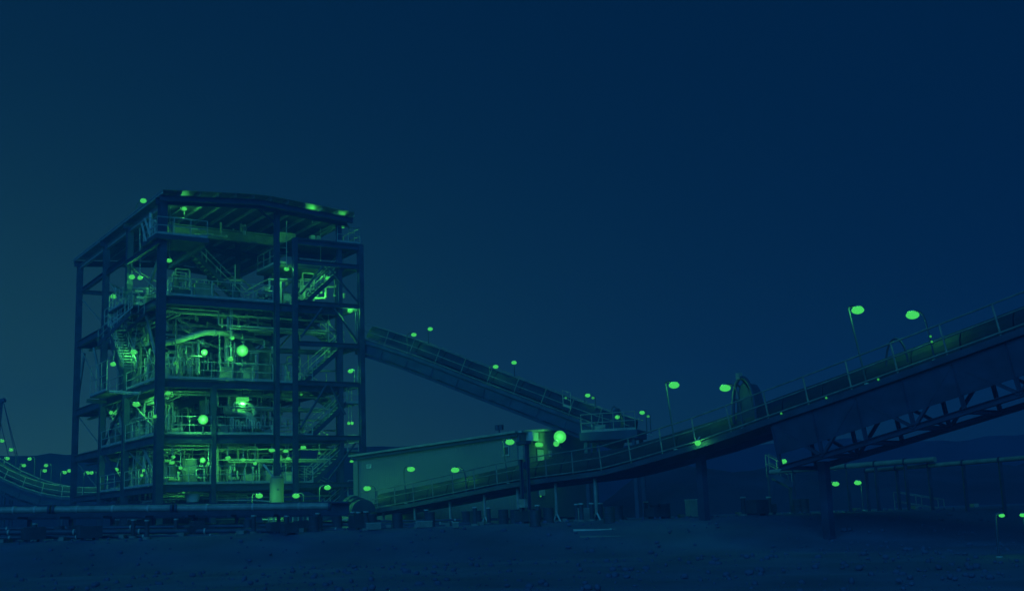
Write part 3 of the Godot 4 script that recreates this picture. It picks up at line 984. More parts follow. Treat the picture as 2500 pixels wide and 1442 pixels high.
	for k in lows.size():
		var e: Array = lows[k]
		pipe("thin lit line low behind the pipe rack near the tank", PackedVector3Array([pz(e[0], e[1], 67.0 + k * .2), pz(e[2], e[3], 67.0 + k * .2)]), .04, M.galv, "thin lines low behind the rack", 1.2)
	for x in [715, 728, 741, 752, 655, 668, 680]:
		var q := pz(x, 1292, 67.2)
		q.y = 0
		var vl := thing("valve_stand", "short valve stand low behind the pipe rack", "valve", q, "valve stands behind the rack")
		rod(vl, "stem", q, q + Vector3(0, .75 + rng.randf() * .2, 0), .05, M.galv)
		put(vl, "hand_wheel", S.tube, M.paint, Transform3D(Basis(Vector3.RIGHT * .24, Vector3.FORWARD * .24, Vector3.UP * .04), q + Vector3(0, .8, 0)))
		crate(vl, "valve_body", q + Vector3(0, .3, 0), .18, .18, .18, M.paint)

# ---------------------------------------------------------------- added dark mound, sleepers, rubble
func make_clutter() -> void:
	var no := FastNoiseLite.new()
	no.seed = 9
	no.frequency = .12
	no.fractal_octaves = 4
	var st := SurfaceTool.new()
	st.begin(Mesh.PRIMITIVE_TRIANGLES)
	st.set_smooth_group(0)
	var pts := []
	var nx := 70
	var nz := 20
	for j in nz + 1:
		for i in nx + 1:
			var x := lerpf(4.0, 52.0, float(i) / nx)
			var z := lerpf(-108.0, -78.0, float(j) / nz)
			var t := clampf(1.0 - absf(float(j) / nz - .5) * 2.0, 0, 1)
			var e := clampf((x - 4.0) / 7.0, 0, 1) * clampf((52.0 - x) / 10.0, 0, 1)
			pts.append(Vector3(x, -.3 + (4.3 - x * .03 + no.get_noise_2d(x, z) * 1.1) * sqrt(t) * e, z))
	for j in nz:
		for i in nx:
			var a := j * (nx + 1) + i
			for k in [a, a + 1, a + nx + 2, a, a + nx + 2, a + nx + 1]:
				st.add_vertex(pts[k])
	st.generate_normals()
	var pile := put(self, "added_dark_mound", st.commit(), M.hill, Transform3D.IDENTITY)  # made-up mound, added so the area behind the truss stays dark
	pile.set_meta("label", "long dark mound added to fill the darkness behind the conveyor truss")
	pile.set_meta("category", "mound")
	# long low lines on sleepers across the yard
	for e in [[-60, 1300, 1380, 1290, 57.0, .11, "thick low pipeline on sleepers across the yard front"], [-60, 1313, 1250, 1299, 55.5, .07, "thin low pipeline on sleepers across the yard front"], [880, 1288, 2450, 1262, 58.5, .09, "low pipeline on sleepers behind the conveyor legs"], [-60, 1291, 1150, 1277, 60.5, .08, "raised pipe run on stands behind the thick low pipeline"], [300, 1284, 1480, 1262, 64.5, .06, "slender raised pipe run in front of the building foot"]]:
		var a := pz(e[0], e[1], e[4])
		var b := pz(e[2], e[3], e[4])
		var o := pipe(e[6], PackedVector3Array([a, b]), e[5], M.steel, "", 3.0, "yard_pipeline")
		var n := int((b - a).length() / 2.6)
		for k in n:
			var q := a.lerp(b, (k + .5) / n)
			var g := ground_height(q.x, q.z) - .08
			bar(o, "sleeper", Vector3(q.x - .0, g + .12, q.z - .5), Vector3(q.x, g + .12, q.z + .5), .22, .24, M.concrete)
			if q.y - .1 > g + .3:
				bar(o, "stand", Vector3(q.x, g + .2, q.z), q - Vector3(0, e[5], 0), .1, .1, M.steel, "box", Vector3.RIGHT)
	# small yard boxes, bollards and drums
	for k in 66:
		var x := rng.randf_range(20, 1980)
		var z := rng.randf_range(52, 62)
		var q := pz(x, 1290, z)
		q.y = ground_height(q.x, q.z) - .03
		if k % 3 == 0:
			var o := thing("steel_drum", "small steel drum standing in the dark yard", "drum", q, "drums in the yard")
			drum(o, "body", q, .24, .7, M.deck)
			for h in [.02, .24, .46, .68]:
				drum(o, "hoop", q + Vector3(0, h, 0), .255, .03, M.steel)
		elif k % 3 == 1:
			var o := thing("bollard", "short concrete bollard standing in the dark yard", "bollard", q, "bollards in the yard")
			drum(o, "post", q, .1, .8, M.deck)
			drum(o, "cap", q + Vector3(0, .8, 0), .12, .06, M.galv)
			drum(o, "foot", q, .18, .12, M.concrete)
		else:
			var o := thing("pallet_box", "low pallet box lying in the dark yard", "box", q, "pallet boxes in the yard")
			crate(o, "case", q + Vector3(0, .12, 0), rng.randf_range(.5, 1.1), rng.randf_range(.25, .6), .6, M.deck)
			for s in [-.25, .25]:
				crate(o, "runner", q + along * s, .1, .13, .6, M.steel)
	# stones and spilled ore
	var rock := SphereMesh.new()
	rock.radial_segments = 7
	rock.rings = 4
	rock.radius = .5
	rock.height = .8
	var mm := MultiMesh.new()
	mm.transform_format = MultiMesh.TRANSFORM_3D
	mm.mesh = rock
	mm.instance_count = 3500
	for k in 3500:
		var z := -22.0 - 38.0 * pow(rng.randf(), .9)
		var x := rng.randf_range(-.5, .5) * -z * 1.05
		var sz := .03 + .16 * pow(rng.randf(), 4.0)
		var bs := Basis.from_euler(Vector3(rng.randf() * 6, rng.randf() * 6, rng.randf() * 6)).scaled(Vector3(sz * rng.randf_range(.8, 1.6), sz, sz))
		mm.set_instance_transform(k, Transform3D(bs, Vector3(x, ground_height(x, z) + sz * .2, z)))
	var mi := MultiMeshInstance3D.new()
	mi.name = "rubble"
	mi.multimesh = mm
	mi.material_override = M.ground
	mi.set_meta("kind", "stuff")
	mi.set_meta("label", "loose stones and spilled ore on the ground")
	mi.set_meta("category", "rubble")
	add_child(mi)

# ---------------------------------------------------------------- plant inside the building
const DECKS := [0.0, 2.97, 6.01, 9.42, 14.61, 18.35]
func deck_below(y: float) -> float:
	var best := 0.0
	for h in DECKS:
		if h <= y + .25:
			best = h
	return best
func stood(x: float, y: float, off: float) -> Vector3:
	var p := fr(x, y, off)
	p.y = deck_below(p.y)
	return p
func px(a: Array) -> PackedVector3Array:
	var out := PackedVector3Array()
	for e in a:
		out.append(fr(e[0], e[1], e[2]))
	return out
func cabinet(label: String, x: float, y: float, off: float, su: float, h: float, sv: float, mat: Material, legs := false) -> void:
	var q := stood(x, y, off)
	var o := thing("control_cabinet", label, "cabinet", q)
	var lift := .35 if legs else .06
	crate(o, "case", q + Vector3(0, lift, 0), su, h - lift, sv, mat)
	crate(o, "door", q - inward * (sv * .5 + .012) + Vector3(0, lift + .08, 0), su * .86, h - lift - .16, .02, mat)
	crate(o, "roof_plate", q + Vector3(0, h, 0), su * 1.08, .05, sv * 1.1, M.galv)
	if legs:
		for a in [-.45, .45]:
			for b in [-.45, .45]:
				bar(o, "leg", q + along * su * a + inward * sv * b, q + along * su * a + inward * sv * b + Vector3(0, lift, 0), .07, .07, M.galv)
	else:
		crate(o, "plinth", q, su * .95, .06, sv * .95, M.steel)
func vessel(label: String, base: Vector3, r: float, h: float, mat: Material, legs := 0.5) -> void:
	var o := thing("process_vessel", label, "vessel", base)
	drum(o, "shell", base + Vector3(0, legs, 0), r, h, mat)
	put(o, "top_dome", S.ball, mat, Transform3D(Basis(Vector3.RIGHT * r * 2, Vector3.UP * r * .9, Vector3.FORWARD * r * 2), base + Vector3(0, legs + h, 0)))
	put(o, "bottom_dome", S.ball, mat, Transform3D(Basis(Vector3.RIGHT * r * 2, Vector3.UP * r * .9, Vector3.FORWARD * r * 2), base + Vector3(0, legs, 0)))
	for k in 3:
		var e := Vector3(cos(TAU * k / 3 + .4), 0, sin(TAU * k / 3 + .4)) * r * .85
		bar(o, "leg", base + e, base + e + Vector3(0, legs + .1, 0), .08, .08, M.steel)
	for k in 2:
		drum(o, "band", base + Vector3(0, legs + h * (.3 + .4 * k), 0), r * 1.02, .05, M.galv)
	rod(o, "nozzle", base + Vector3(0, legs + h + r * .35, 0), base + Vector3(0, legs + h + r * .35 + .35, 0), r * .25, M.galv)
func motor(label: String, q: Vector3, size: float, mat: Material) -> void:
	var o := thing("pump_set", label, "pump", q)
	bar(o, "base_frame", q - along * size + Vector3(0, .08, 0), q + along * size + Vector3(0, .08, 0), size * .8, .16, M.steel)
	bar(o, "motor_case", q - along * size * .9 + Vector3(0, .16 + size * .36, 0), q + along * size * .1 + Vector3(0, .16 + size * .36, 0), size * .7, size * .7, mat, "tube")
	bar(o, "coupling", q + along * size * .1 + Vector3(0, .16 + size * .36, 0), q + along * size * .35 + Vector3(0, .16 + size * .36, 0), size * .25, size * .25, M.galv, "tube")
	bar(o, "pump_casing", q + along * size * .35 + Vector3(0, .16 + size * .36, 0), q + along * size * .65 + Vector3(0, .16 + size * .36, 0), size * .85, size * .85, mat, "tube")
	rod(o, "discharge", q + along * size * .5 + Vector3(0, .16 + size * .6, 0), q + along * size * .5 + Vector3(0, .16 + size * 1.5, 0), size * .14, M.clad)

func make_plant() -> void:
	# fourth storey, under the big deck
	pipe("fat insulated pipe bending up across the fourth storey", px([[398, 839, 1.2], [440, 829, 1.2], [498, 811, 1.3], [545, 813, 1.9], [600, 824, 3.4], [668, 842, 5.0]]), .19, M.clad, "", 1.1)
	pipe("slim pipe with a tight bend below the top deck", px([[484, 736, 2.4], [488, 752, 2.4], [506, 760, 2.4], [562, 775, 2.8], [664, 794, 4.0]]), .085, M.galv, "", 1.6)
	pipe("curved pipe dropping from the deck then running inward", px([[433, 768, 2.2], [436, 782, 2.2], [454, 790, 2.4], [505, 797, 2.8]]), .1, M.clad, "", 1.0)
	pipe("bright short pipe above the fat insulated pipe", px([[402, 816, 1.6], [411, 817, 1.6], [447, 820, 1.8]]), .065, M.clad, "", .5)
	pipe("angled pipe piece joining the short bright pipe", px([[440, 790, 2.0], [447, 806, 2.0], [462, 812, 2.2]]), .06, M.galv)
	pipe("pale upright pipe under the bend of fat pipe", px([[483, 829, 1.6], [484, 914, 1.6]]), .085, M.clad, "", .9)
	pipe("thinner upright pipe beside the building corner column", px([[433, 842, 1.4], [430, 912, 1.4]]), .06, M.clad, "", 1.2)
	pipe("thin upright pipe right below the fat pipe end", px([[535, 818, 1.6], [535, 866, 1.6], [537, 905, 1.6]]), .045, M.galv)
	pipe("broad upright duct beside the brightest floodlight", px([[553, 826, 2.6], [553, 918, 2.6]]), .17, M.clad, "", 1.3)
	pipe("slanting pipe crossing behind the fourth storey lamps", px([[488, 832, 2.6], [515, 842, 2.8], [548, 855, 3.2]]), .06, M.galv)
	pipe("long sloping pipe high in the fourth storey", px([[505, 790, 4.5], [548, 803, 4.8], [552, 838, 4.8]]), .12, M.clad, "", 1.2)
	pipe("pipe pair member under the top deck beams", px([[405, 757, 3.0], [478, 762, 3.0], [482, 785, 3.0]]), .09, M.galv, "", 1.4)
	pipe("small branch pipe under the top deck near its edge", px([[472, 758, 2.0], [477, 782, 2.0]]), .075, M.clad)
	pipe("long pipe sloping down to the stair tower", px([[590, 780, 3.2], [612, 787, 3.2], [595, 793, 3.0]]), .07, M.galv)
	for k in 9:
		var x := 402.0 + k * 9.5
		var lean := rng.randf_range(-7, 7)
		pipe("thin upright pipe in the bank on the third deck", px([[x + lean, 858 + rng.randf() * 20, 2.2 + (k % 3) * .5], [x, 880, 2.2 + (k % 3) * .5], [x, 912, 2.2 + (k % 3) * .5]]), rng.randf_range(.04, .07), M.galv if k % 2 else M.clad, "pipe bank on the third deck", .8)
	cabinet("pale cabinet below the brightest floodlight on third deck", 605, 905, 1.6, .75, 1.0, .5, M.paint)
	cabinet("wide low cabinet on third deck beside the broad duct", 548, 905, 2.4, .9, 1.1, .5, M.paint)
	vessel("tall vessel standing deep in the third deck", stood(455, 905, 6.0), .7, 2.6, M.paint)
	vessel("second vessel deep on third deck behind the floodlight", stood(590, 905, 7.5), .9, 2.8, M.clad)
	vessel("third vessel on third deck near the stair tower", stood(650, 910, 5.0), .55, 2.2, M.paint)
	for b in [[540, 765, 3.4, .8], [632, 770, 3.6, .55], [575, 762, 4.2, .6]]:
		var q := fr(b[0], b[1], b[2])
		var o := thing("hanging_bin", "small steel bin hung under the top deck beams", "bin", Vector3(q.x, 14.3, q.z), "bins hung under the top deck")
		crate(o, "case", q - Vector3(0, .3, 0), b[3], .6, b[3], M.paint)
		for s in [-.3, .3]:
			bar(o, "hanger", q + along * s * b[3] + Vector3(0, .28, 0), Vector3((q + along * s * b[3]).x, 14.2, (q + along * s * b[3]).z), .05, .05, M.steel)
	# third storey
	pipe("fat insulated pipe arching from the second deck to the stair tower", px([[562, 1000, 2.2], [563, 972, 2.2], [582, 957, 2.2], [628, 957, 2.4], [655, 966, 2.6], [714, 973, 2.8]]), .21, M.clad, "", 1.3)
	pipe("very fat lit pipe bending down over the second deck", px([[546, 1001, 1.4], [580, 1004, 1.4], [606, 1012, 1.4], [620, 1030, 1.4]]), .24, M.clad, "", .9)
	pipe("thinner lit pipe below the very fat bending pipe", px([[552, 1010, 1.8], [580, 1015, 1.8], [605, 1024, 1.8]]), .09, M.clad)
	pipe("lit elbow pipe under the bright box on second deck", px([[570, 986, 1.2], [600, 986, 1.2], [617, 990, 1.2], [622, 1012, 1.2]]), .15, M.clad, "", .7)
	pipe("short horizontal pipe beside the lit elbow pipe", px([[569, 986, 1.0], [598, 987, 1.0]]), .07, M.white)
	var bq := fr(591, 980, 1.0)
	var bx := thing("box_lamp", "rectangular lit floodlight box above the elbow pipe", "lamp", bq)
	for k in 2:
		crate(bx, "lamp_panel", bq + along * (.19 - .38 * k), .36, .26, .3, M.glow)
	crate(bx, "housing", bq + Vector3(0, .27, 0), .8, .06, .42, M.galv)
	rod(bx, "spout", bq + along * .38 + Vector3(0, .16, 0), bq + along * .62 + Vector3(0, .16, 0), .07, M.white)
	rod(bx, "hanger", bq + Vector3(0, .3, 0), Vector3(bq.x, 9.2, bq.z), .03, M.steel)
	var bxl := OmniLight3D.new()
	bxl.name = "lamp_light"
	bxl.light_color = lamp_color.linear_to_srgb()
	bxl.light_energy = 1.3
	bxl.light_size = .1
	bxl.omni_range = 40
	bxl.omni_attenuation = 2
	bxl.shadow_enabled = true
	bx.add_child(bxl, true)
	bxl.position = Vector3(0, -.12, 0) - inward * .1
	for b in [[583, 950, "square"], [600, 950, "second square"]]:
		var q := fr(b[0], b[1] + 4, 3.0)
		var o := thing("hatch", "dark %s hatch in the pale panel of the third storey" % b[2], "hatch", q)
		crate(o, "hatch_door", q, .16, .24, .05, M.ink)
		crate(o, "hatch_rim", q + inward * .03 - Vector3(0, .03, 0), .22, .3, .04, M.steel)
	var pq := fr(590, 958, 3.3)
	var pn := thing("wall_panel_screen", "pale steel screen panel under the third deck", "panel", pq)
	crate(pn, "plate", pq - along * .5, 3.2, .75, .05, M.paint)
	for s in [-1.5, 1.2]:
		bar(pn, "hanger", pq + along * (s - .4) + Vector3(0, .7, .0), Vector3((pq + along * (s - .4)).x, 9.2, (pq + along * (s - .4)).z), .06, .06, M.steel)
	var hq := fr(497, 1012, 2.4)
	var hp := thing("feed_hopper", "pale tapered feed hopper behind the second deck floodlight", "hopper", Vector3(hq.x, 6.0, hq.z))
	put(hp, "cone", cone_mesh(), M.paint, Transform3D(Basis(Vector3.RIGHT * .7, Vector3.UP * .9, Vector3.FORWARD * .7), hq))
	for s in [-.25, .25]:
		bar(hp, "leg", Vector3((hq + along * s).x, 6.0, (hq + along * s).z), hq + along * s + Vector3(0, .8, 0), .06, .06, M.steel)
	var nth := -1
	for e in [[412, 1000, 1048, .06], [426, 1004, 1030, .08], [502, 962, 1012, .05], [507, 975, 1010, .06], [516, 970, 1012, .07], [628, 975, 1010, .05], [637, 968, 1048, .045], [646, 1000, 1046, .06], [675, 980, 1046, .11], [684, 985, 1046, .05]]:
		nth += 1
		pipe("%s upright pipe of the second deck, counting on from the corner column" % NTH[nth], px([[e[0], e[1], 1.7], [e[0], e[2], 1.7]]), e[3], M.clad, "upright pipes on the second deck", .7)
	var chute := thing("ore_chute", "dark inclined chute hanging below the third deck", "chute", fr(470, 985, 3.0))
	bar(chute, "trough", fr(425, 992, 3.0), fr(512, 966, 3.0), 1.2, .5, M.dark, "channel")
	for s in [440, 495]:
		var q := fr(s, 980, 3.0)
		bar(chute, "hanger", q, Vector3(q.x, 9.2, q.z), .08, .08, M.steel)
	cabinet("pale pump cabinet with two doors on second deck", 540, 1048, 1.3, .32, .75, .4, M.clad)
	cabinet("twin of a pale pump cabinet on second deck beside fat pipe", 549, 1048, 1.3, .22, .62, .4, M.clad)
	motor("small pump lying on second deck by the corner column", stood(432, 1046, 1.0), .45, M.clad)
	motor("pump on second deck under the very fat pipe", stood(575, 1046, 1.0), .5, M.paint)
	motor("pump beside the rail on second deck near stair tower", stood(655, 1046, 1.2), .4, M.paint)
	vessel("wide vessel deep on the second deck", stood(600, 1045, 6.5), 1.1, 1.9, M.paint)
	vessel("dark vessel on second deck near the corner", stood(450, 1045, 6.0), .8, 1.9, M.steel)
	for k in 6:
		var x := 562.0 + 13 * k
		pipe("short valve pipe along the front of second deck", px([[x, 1046, .8], [x, 1020 + (k % 3) * 5, .8], [x + 7, 1020 + (k % 3) * 5, .8], [x + 7, 1046, .8]]), .045, M.clad, "valve pipes on second deck")
	# second storey
	cabinet("tall pale panelled cabinet on first deck beside the floodlight", 462, 1176, 1.0, .75, 1.55, .6, M.sheet)
	pipe("bright fat upright pipe on first deck behind the thin column", px([[529, 1090, 1.2], [529, 1180, 1.2]]), .11, M.clad, "", .8)
	pipe("bent tubular rail frame beside the panelled cabinet", px([[505, 1166, .5], [482, 1166, .5], [478, 1160, .5], [478, 1146, .5], [498, 1144, .5], [498, 1180, .5]]), .035, M.galv)
	for e in [[561, 1135, 1178, .1], [571, 1120, 1150, .07], [553, 1145, 1170, .04], [537, 1134, 1182, .035], [598, 1145, 1182, .04], [617, 1138, 1182, .06], [625, 1146, 1182, .035], [632, 1124, 1182, .05], [673, 1118, 1160, .12], [686, 1110, 1140, .05], [697, 1120, 1145, .05]]:
		pipe("upright pipe among the equipment on first deck", px([[e[0], e[1], 1.4], [e[0], e[2], 1.4]]), e[3], M.clad, "upright pipes on the first deck", .7)
	var jb := fr(540, 1103, 1.0)
	var jo := thing("junction_box", "pale square box hung above the first deck rail", "box", jb)
	crate(jo, "case", jb, .28, .28, .2, M.paint)
	rod(jo, "hanger", jb + Vector3(0, .28, 0), Vector3(jb.x, 5.75, jb.z), .025, M.steel)
	cabinet("grey bin on first deck in front of the leaning pipes", 602, 1182, 1.2, .55, .6, .5, M.paint)
	cabinet("grey box on first deck beside the stair tower", 655, 1182, 1.6, .5, .8, .5, M.paint)
	cabinet("wide pale tank cabinet behind the stair tower first landing", 705, 1180, 1.6, .8, .7, .6, M.clad)
	for e in [[604, 1125, 585, 1178], [640, 1120, 625, 1180], [352, 1130, 362, 1190]]:
		pipe("leaning pipe among the equipment on first deck", px([[e[0], e[1], 1.8], [e[2], e[3], 1.8]]), .05, M.galv, "leaning pipes on the first deck")
	vessel("large dark vessel deep on the first deck", stood(440, 1180, 6.5), .9, 1.5, M.steel)
	vessel("large pale vessel deep on first deck behind pumps", stood(590, 1180, 7.0), 1.1, 1.4, M.paint)
	motor("pump on first deck behind the front rail", stood(570, 1182, 1.0), .45, M.paint)
	motor("pump on first deck beside the tall panelled cabinet", stood(425, 1180, 1.0), .45, M.paint)
	# ground level
	var gq := fr(469, 1226, .6)
	var gh := thing("discharge_bin", "bright lit tapered bin hanging below the first deck", "bin", gq)
	put(gh, "bin_shell", cone_mesh(), M.clad, Transform3D(Basis(along * 1.0, Vector3.UP * .5, inward * 1.0), gq + Vector3(0, .02, 0)))
	bar(gh, "rim", gq - along * .75 + Vector3(0, .54, 0), gq + along * .75 + Vector3(0, .54, 0), .7, .06, M.galv)
	for s in [-.4, .4]:
		bar(gh, "hanger", gq + along * s + Vector3(0, .5, 0), Vector3((gq + along * s).x, 2.6, (gq + along * s).z), .06, .06, M.steel)
	pipe("long lit pipe just under the first deck beam", px([[392, 1198, .7], [508, 1196, .7], [570, 1194, .7], [640, 1188, .9]]), .1, M.paint, "", 1.5)
	pipe("lit horizontal pipe low beside the tank", px([[525, 1221, .2], [620, 1221, .2], [690, 1226, .0]]), .05, M.galv, "", 2.0)
	vessel("low wide vessel on the ground under first deck", Vector3(fr(560, 1250, 4.0).x, 0, fr(560, 1250, 4.0).z), 1.0, 1.0, M.steel)
	# top deck
	cabinet("tall louvred enclosure on the top deck behind the rail", 493, 716, 2.6, 1.25, 1.35, .9, M.paint, true)
	cabinet("narrow pale cabinet beside the louvred enclosure on top deck", 466, 714, 2.8, .3, 1.15, .5, M.clad)
	cabinet("pale tall switchboard on top deck near the stair tower", 679, 724, 1.4, .3, 1.7, .5, M.clad)
	cabinet("low pale desk cabinet on top deck near the stair tower", 697, 724, 1.4, .5, .85, .5, M.clad, true)
	cabinet("square pale cabinet on top deck seen through stair tower", 733, 722, 3.6, .6, .75, .5, M.clad, true)
	var mq := stood(440, 716, 1.6)
	var mo := thing("screen_drum", "large dark horizontal drum on the top deck", "drum", mq)
	bar(mo, "shell", mq - along * .55 + Vector3(0, .42, 0), mq + along * .6 + Vector3(0, .42, 0), .66, .66, M.dark, "tube")
	for s in [-.35, .4]:
		bar(mo, "cradle", mq + along * s - inward * .3 + Vector3(0, .08, 0), mq + along * s + inward * .3 + Vector3(0, .08, 0), .12, .16, M.steel)
	put(mo, "end_ring", S.tube, M.galv, frame_of(mq + along * .6 + Vector3(0, .42, 0), mq + along * .65 + Vector3(0, .42, 0), .72, .72, Vector3.UP))
	vessel("bright egg shaped vessel beside the corner column on top deck", stood(410, 714, 1.2), .17, .4, M.white, .1)
	var wq := stood(658, 720, 2.4)
	var wh := thing("belt_pulley", "large spoked pulley wheel standing on the top deck", "pulley", wq)
	var rim := PackedVector3Array()
	for k in 25:
		rim.append(Vector3(0, .45, 0) + (along * .9 - inward * .3).normalized() * .4 * cos(TAU * k / 24) + Vector3.UP * .4 * sin(TAU * k / 24))
	put(wh, "rim", swept(rim, .05, .01, 8), M.dark, Transform3D(Basis.IDENTITY, wq))
	for k in 3:
		var e := (along * .9 - inward * .3).normalized() * .4 * cos(PI * k / 3) + Vector3.UP * .4 * sin(PI * k / 3)
		rod(wh, "spoke", wq + Vector3(0, .45, 0) - e, wq + Vector3(0, .45, 0) + e, .03, M.steel)
	bar(wh, "stand", wq, wq + Vector3(0, .45, 0), .1, .25, M.steel)
	pipe("lit pipe bending down on the top deck behind stair tower", px([[742, 705, 3.4], [768, 706, 3.4], [775, 722, 3.4]]), .08, M.clad)
	for k in 7:
		var x := 742.0 + 11 * k
		motor("%s small pump of the top deck row, counted from the cabinets" % NTH[k], stood(x, 724, 3.8 + (k % 2) * .8), .3, M.clad)
	pipe("slim conveyor chute rising across the top deck", px([[595, 712, 4.0], [640, 688, 4.0], [655, 682, 4.0]]), .05, M.galv)
	pipe("second slim line below the rising chute on top deck", px([[600, 722, 4.0], [655, 695, 4.0]]), .04, M.galv)
	pipe("slim upright pipe under the roof in the middle", px([[573, 646, 4.0], [573, 700, 4.0]]), .05, M.clad)
	# upper platforms
	for e in [[762, 590, 11.15, "first"], [776, 590, 11.6, "second"]]:
		var q := fr(e[0], 583, 1.4)
		q.y = 19.08
		var o := thing("control_cabinet", "%s of two pale cabinets on the stair tower top" % e[3], "cabinet", q)
		crate(o, "case", q + Vector3(0, .05, 0), .32, .62, .3, M.clad)
		crate(o, "plinth", q, .3, .06, .28, M.steel)
	var sq := fr(700, 580, 4.0)
	var sp := thing("wall_panel_screen", "pale lit screen panel beside the roof crane beam", "panel", sq)
	crate(sp, "plate", sq - Vector3(0, .35, 0), 1.3, .7, .05, M.clad)
	bar(sp, "edge_rail", sq - along * .65 - Vector3(0, .38, 0), sq + along * .65 - Vector3(0, .38, 0), .08, .06, M.galv)
	for e in [[352, 532, 366, 575], [345, 545, 356, 588]]:
		pipe("slanting lit pipe beside the corner platform", px([[e[0], e[1], 1.0], [e[2], e[3], 1.0]]), .07, M.clad, "slanting pipes by the corner platform", .6)
	nth = -1
	for e in [[367, 520, 570, .1], [372, 540, 572, .06], [378, 536, 574, .07], [384, 538, 575, .06], [415, 541, 566, .06], [420, 540, 578, .05]]:
		nth += 1
		pipe("%s upright pipe on the corner platform, counting from its outer end" % NTH[nth], px([[e[0], e[1], 1.0], [e[0], e[2], 1.0]]), e[3], M.clad, "upright pipes on the corner platform", .5)
	pipe("bent pipe over the corner platform", px([[374, 537, .8], [379, 545, .8], [387, 538, .8]]), .05, M.clad)
	pipe("level pipe reaching along the corner platform", px([[414, 531, 1.4], [430, 531, 1.4], [475, 538, 1.4]]), .05, M.clad)
	# long side: vessels and short pipes seen between the columns
	vessel("bright upright vessel by the long side on top deck", Vector3(lf(316, 735, .8).x, 14.61, lf(316, 735, .8).z), .32, 1.1, M.white, .5)
	for e in [[330, 710, 347, 711, .05], [330, 726, 348, 727, .06], [324, 742, 345, 742, .11], [368, 712, 380, 702, .05], [370, 718, 388, 708, .05]]:
		pipe("short lit pipe by the long side of top deck", PackedVector3Array([lf(e[0], e[1], .6), lf(e[2], e[3], .6)]), e[4], M.clad, "short pipes by the long side", .4)
	for e in [[320, 802, 334, 802, .1], [320, 827, 333, 827, .09], [320, 837, 332, 837, .1], [342, 828, 362, 826, .1], [340, 840, 362, 836, .16], [326, 788, 338, 788, .1], [293, 800, 306, 800, .06], [268, 798, 285, 798, .06], [272, 766, 285, 766, .06], [268, 788, 284, 788, .05]]:
		pipe("short fat lit pipe end by the long side of fourth storey", PackedVector3Array([lf(e[0], e[1], 1.2), lf(e[2], e[3], 1.2)]), e[4], M.clad, "pipe ends by the long side", .5)
	for e in [[350, 798, 830], [361, 795, 838], [356, 796, 830], [382, 797, 838], [344, 850, 905], [342, 845, 920], [365, 850, 915], [355, 895, 918]]:
		pipe("upright pipe by the long side of fourth storey", PackedVector3Array([lf(e[0], e[1], 1.0), lf(e[0], e[2], 1.0)]), .06, M.clad, "upright pipes by the long side", .6)
	pipe("bright level cable tray under the long side of third deck", PackedVector3Array([lf(268, 956, -1.2), lf(340, 960, -.2)]), .09, M.clad, "", 1.0)
	vessel("pale silo panels by the long side on second deck", Vector3(lf(345, 1045, 1.6).x, 6.01, lf(345, 1045, 1.6).z), .75, 1.3, M.paint, .3)
	vessel("slim pale column vessel by the long side on second deck", Vector3(lf(282, 1060, 1.2).x, 6.01, lf(282, 1060, 1.2).z), .4, 1.5, M.paint, .3)
	vessel("pale round silo by the long side on first deck", Vector3(lf(335, 1185, 2.5).x, 2.97, lf(335, 1185, 2.5).z), .9, 1.3, M.paint, .3)
	for k in 8:
		var x := 275.0 + 13 * k
		pipe("short pipe standing at ground level by the long side", PackedVector3Array([lf(x, 1222, .8), lf(x + rng.randf_range(-3, 3), 1196, .8)]), rng.randf_range(.05, .1), M.galv, "short ground pipes by the long side")
	# seeded small pipework that fills the storeys
	var kinds := [["fine pipework line threaded through the fourth storey", "fine pipework of the fourth storey", 398, 672, 748, 905, 85, 0], ["fine pipework line threaded through the third storey", "fine pipework of the third storey", 405, 705, 948, 1046, 55, 0], ["fine pipework line threaded through the second storey", "fine pipework of the second storey", 400, 705, 1088, 1180, 50, 0], ["fine pipework line on the open top deck", "fine pipework of the top deck", 410, 840, 682, 728, 45, 0], ["fine pipework line behind the upper long side frames", "fine pipework of the upper long side", 262, 385, 700, 915, 50, 1], ["fine pipework line behind the lower long side frames", "fine pipework of the lower long side", 255, 385, 965, 1200, 40, 1], ["fine pipework line in the bay behind the stair tower", "fine pipework behind the stair tower", 725, 830, 760, 1180, 40, 2], ["fine pipework line on the platforms below the roof", "fine pipework below the roof", 395, 700, 545, 580, 14, 0]]
	var rest := SurfaceTool.new()
	rest.begin(Mesh.PRIMITIVE_TRIANGLES)
	for kd in kinds:
		for n in kd[6]:
			var off := rng.randf_range(1.2, 6.0)
			if kd[7] == 1:
				off = rng.randf_range(.5, 3.0)
			elif kd[7] == 2:
				off = rng.randf_range(3.6, 7.0)
			var x := rng.randf_range(kd[2], kd[3])
			var y := rng.randf_range(kd[4], kd[5])
			var pts := [[x, y, off]]
			for j in rng.randi_range(1, 3):
				var how := rng.randi_range(0, 2)
				if how == 0:
					x = clampf(x + rng.randf_range(-50, 50), kd[2], kd[3])
				elif how == 1:
					y = clampf(y + rng.randf_range(-40, 40), kd[4], kd[5])
				else:
					off += rng.randf_range(-1.5, 1.5)
				pts.append([x, y, off])
			var ok := px(pts)
			if kd[7] == 1:
				for j in pts.size():
					ok[j] = lf(pts[j][0], pts[j][1], clampf(pts[j][2], .4, 4.0))
			var long := 0.0
			for j in ok.size() - 1:
				long += (ok[j + 1] - ok[j]).length()
			if long < .4:
				continue
			var rad := rng.randf_range(.035, .1)
			if n >= kd[6] * .3:
				rest.append_from(swept(ok, rad, 0.0, 8), 0, Transform3D.IDENTITY)
				continue
			rad = maxf(rad, .06)
			var o := pipe(kd[0], ok, rad, [M.galv, M.clad, M.paint][rng.randi_range(0, 2)], kd[1], 1.1 if n % 3 == 0 else 0.0)
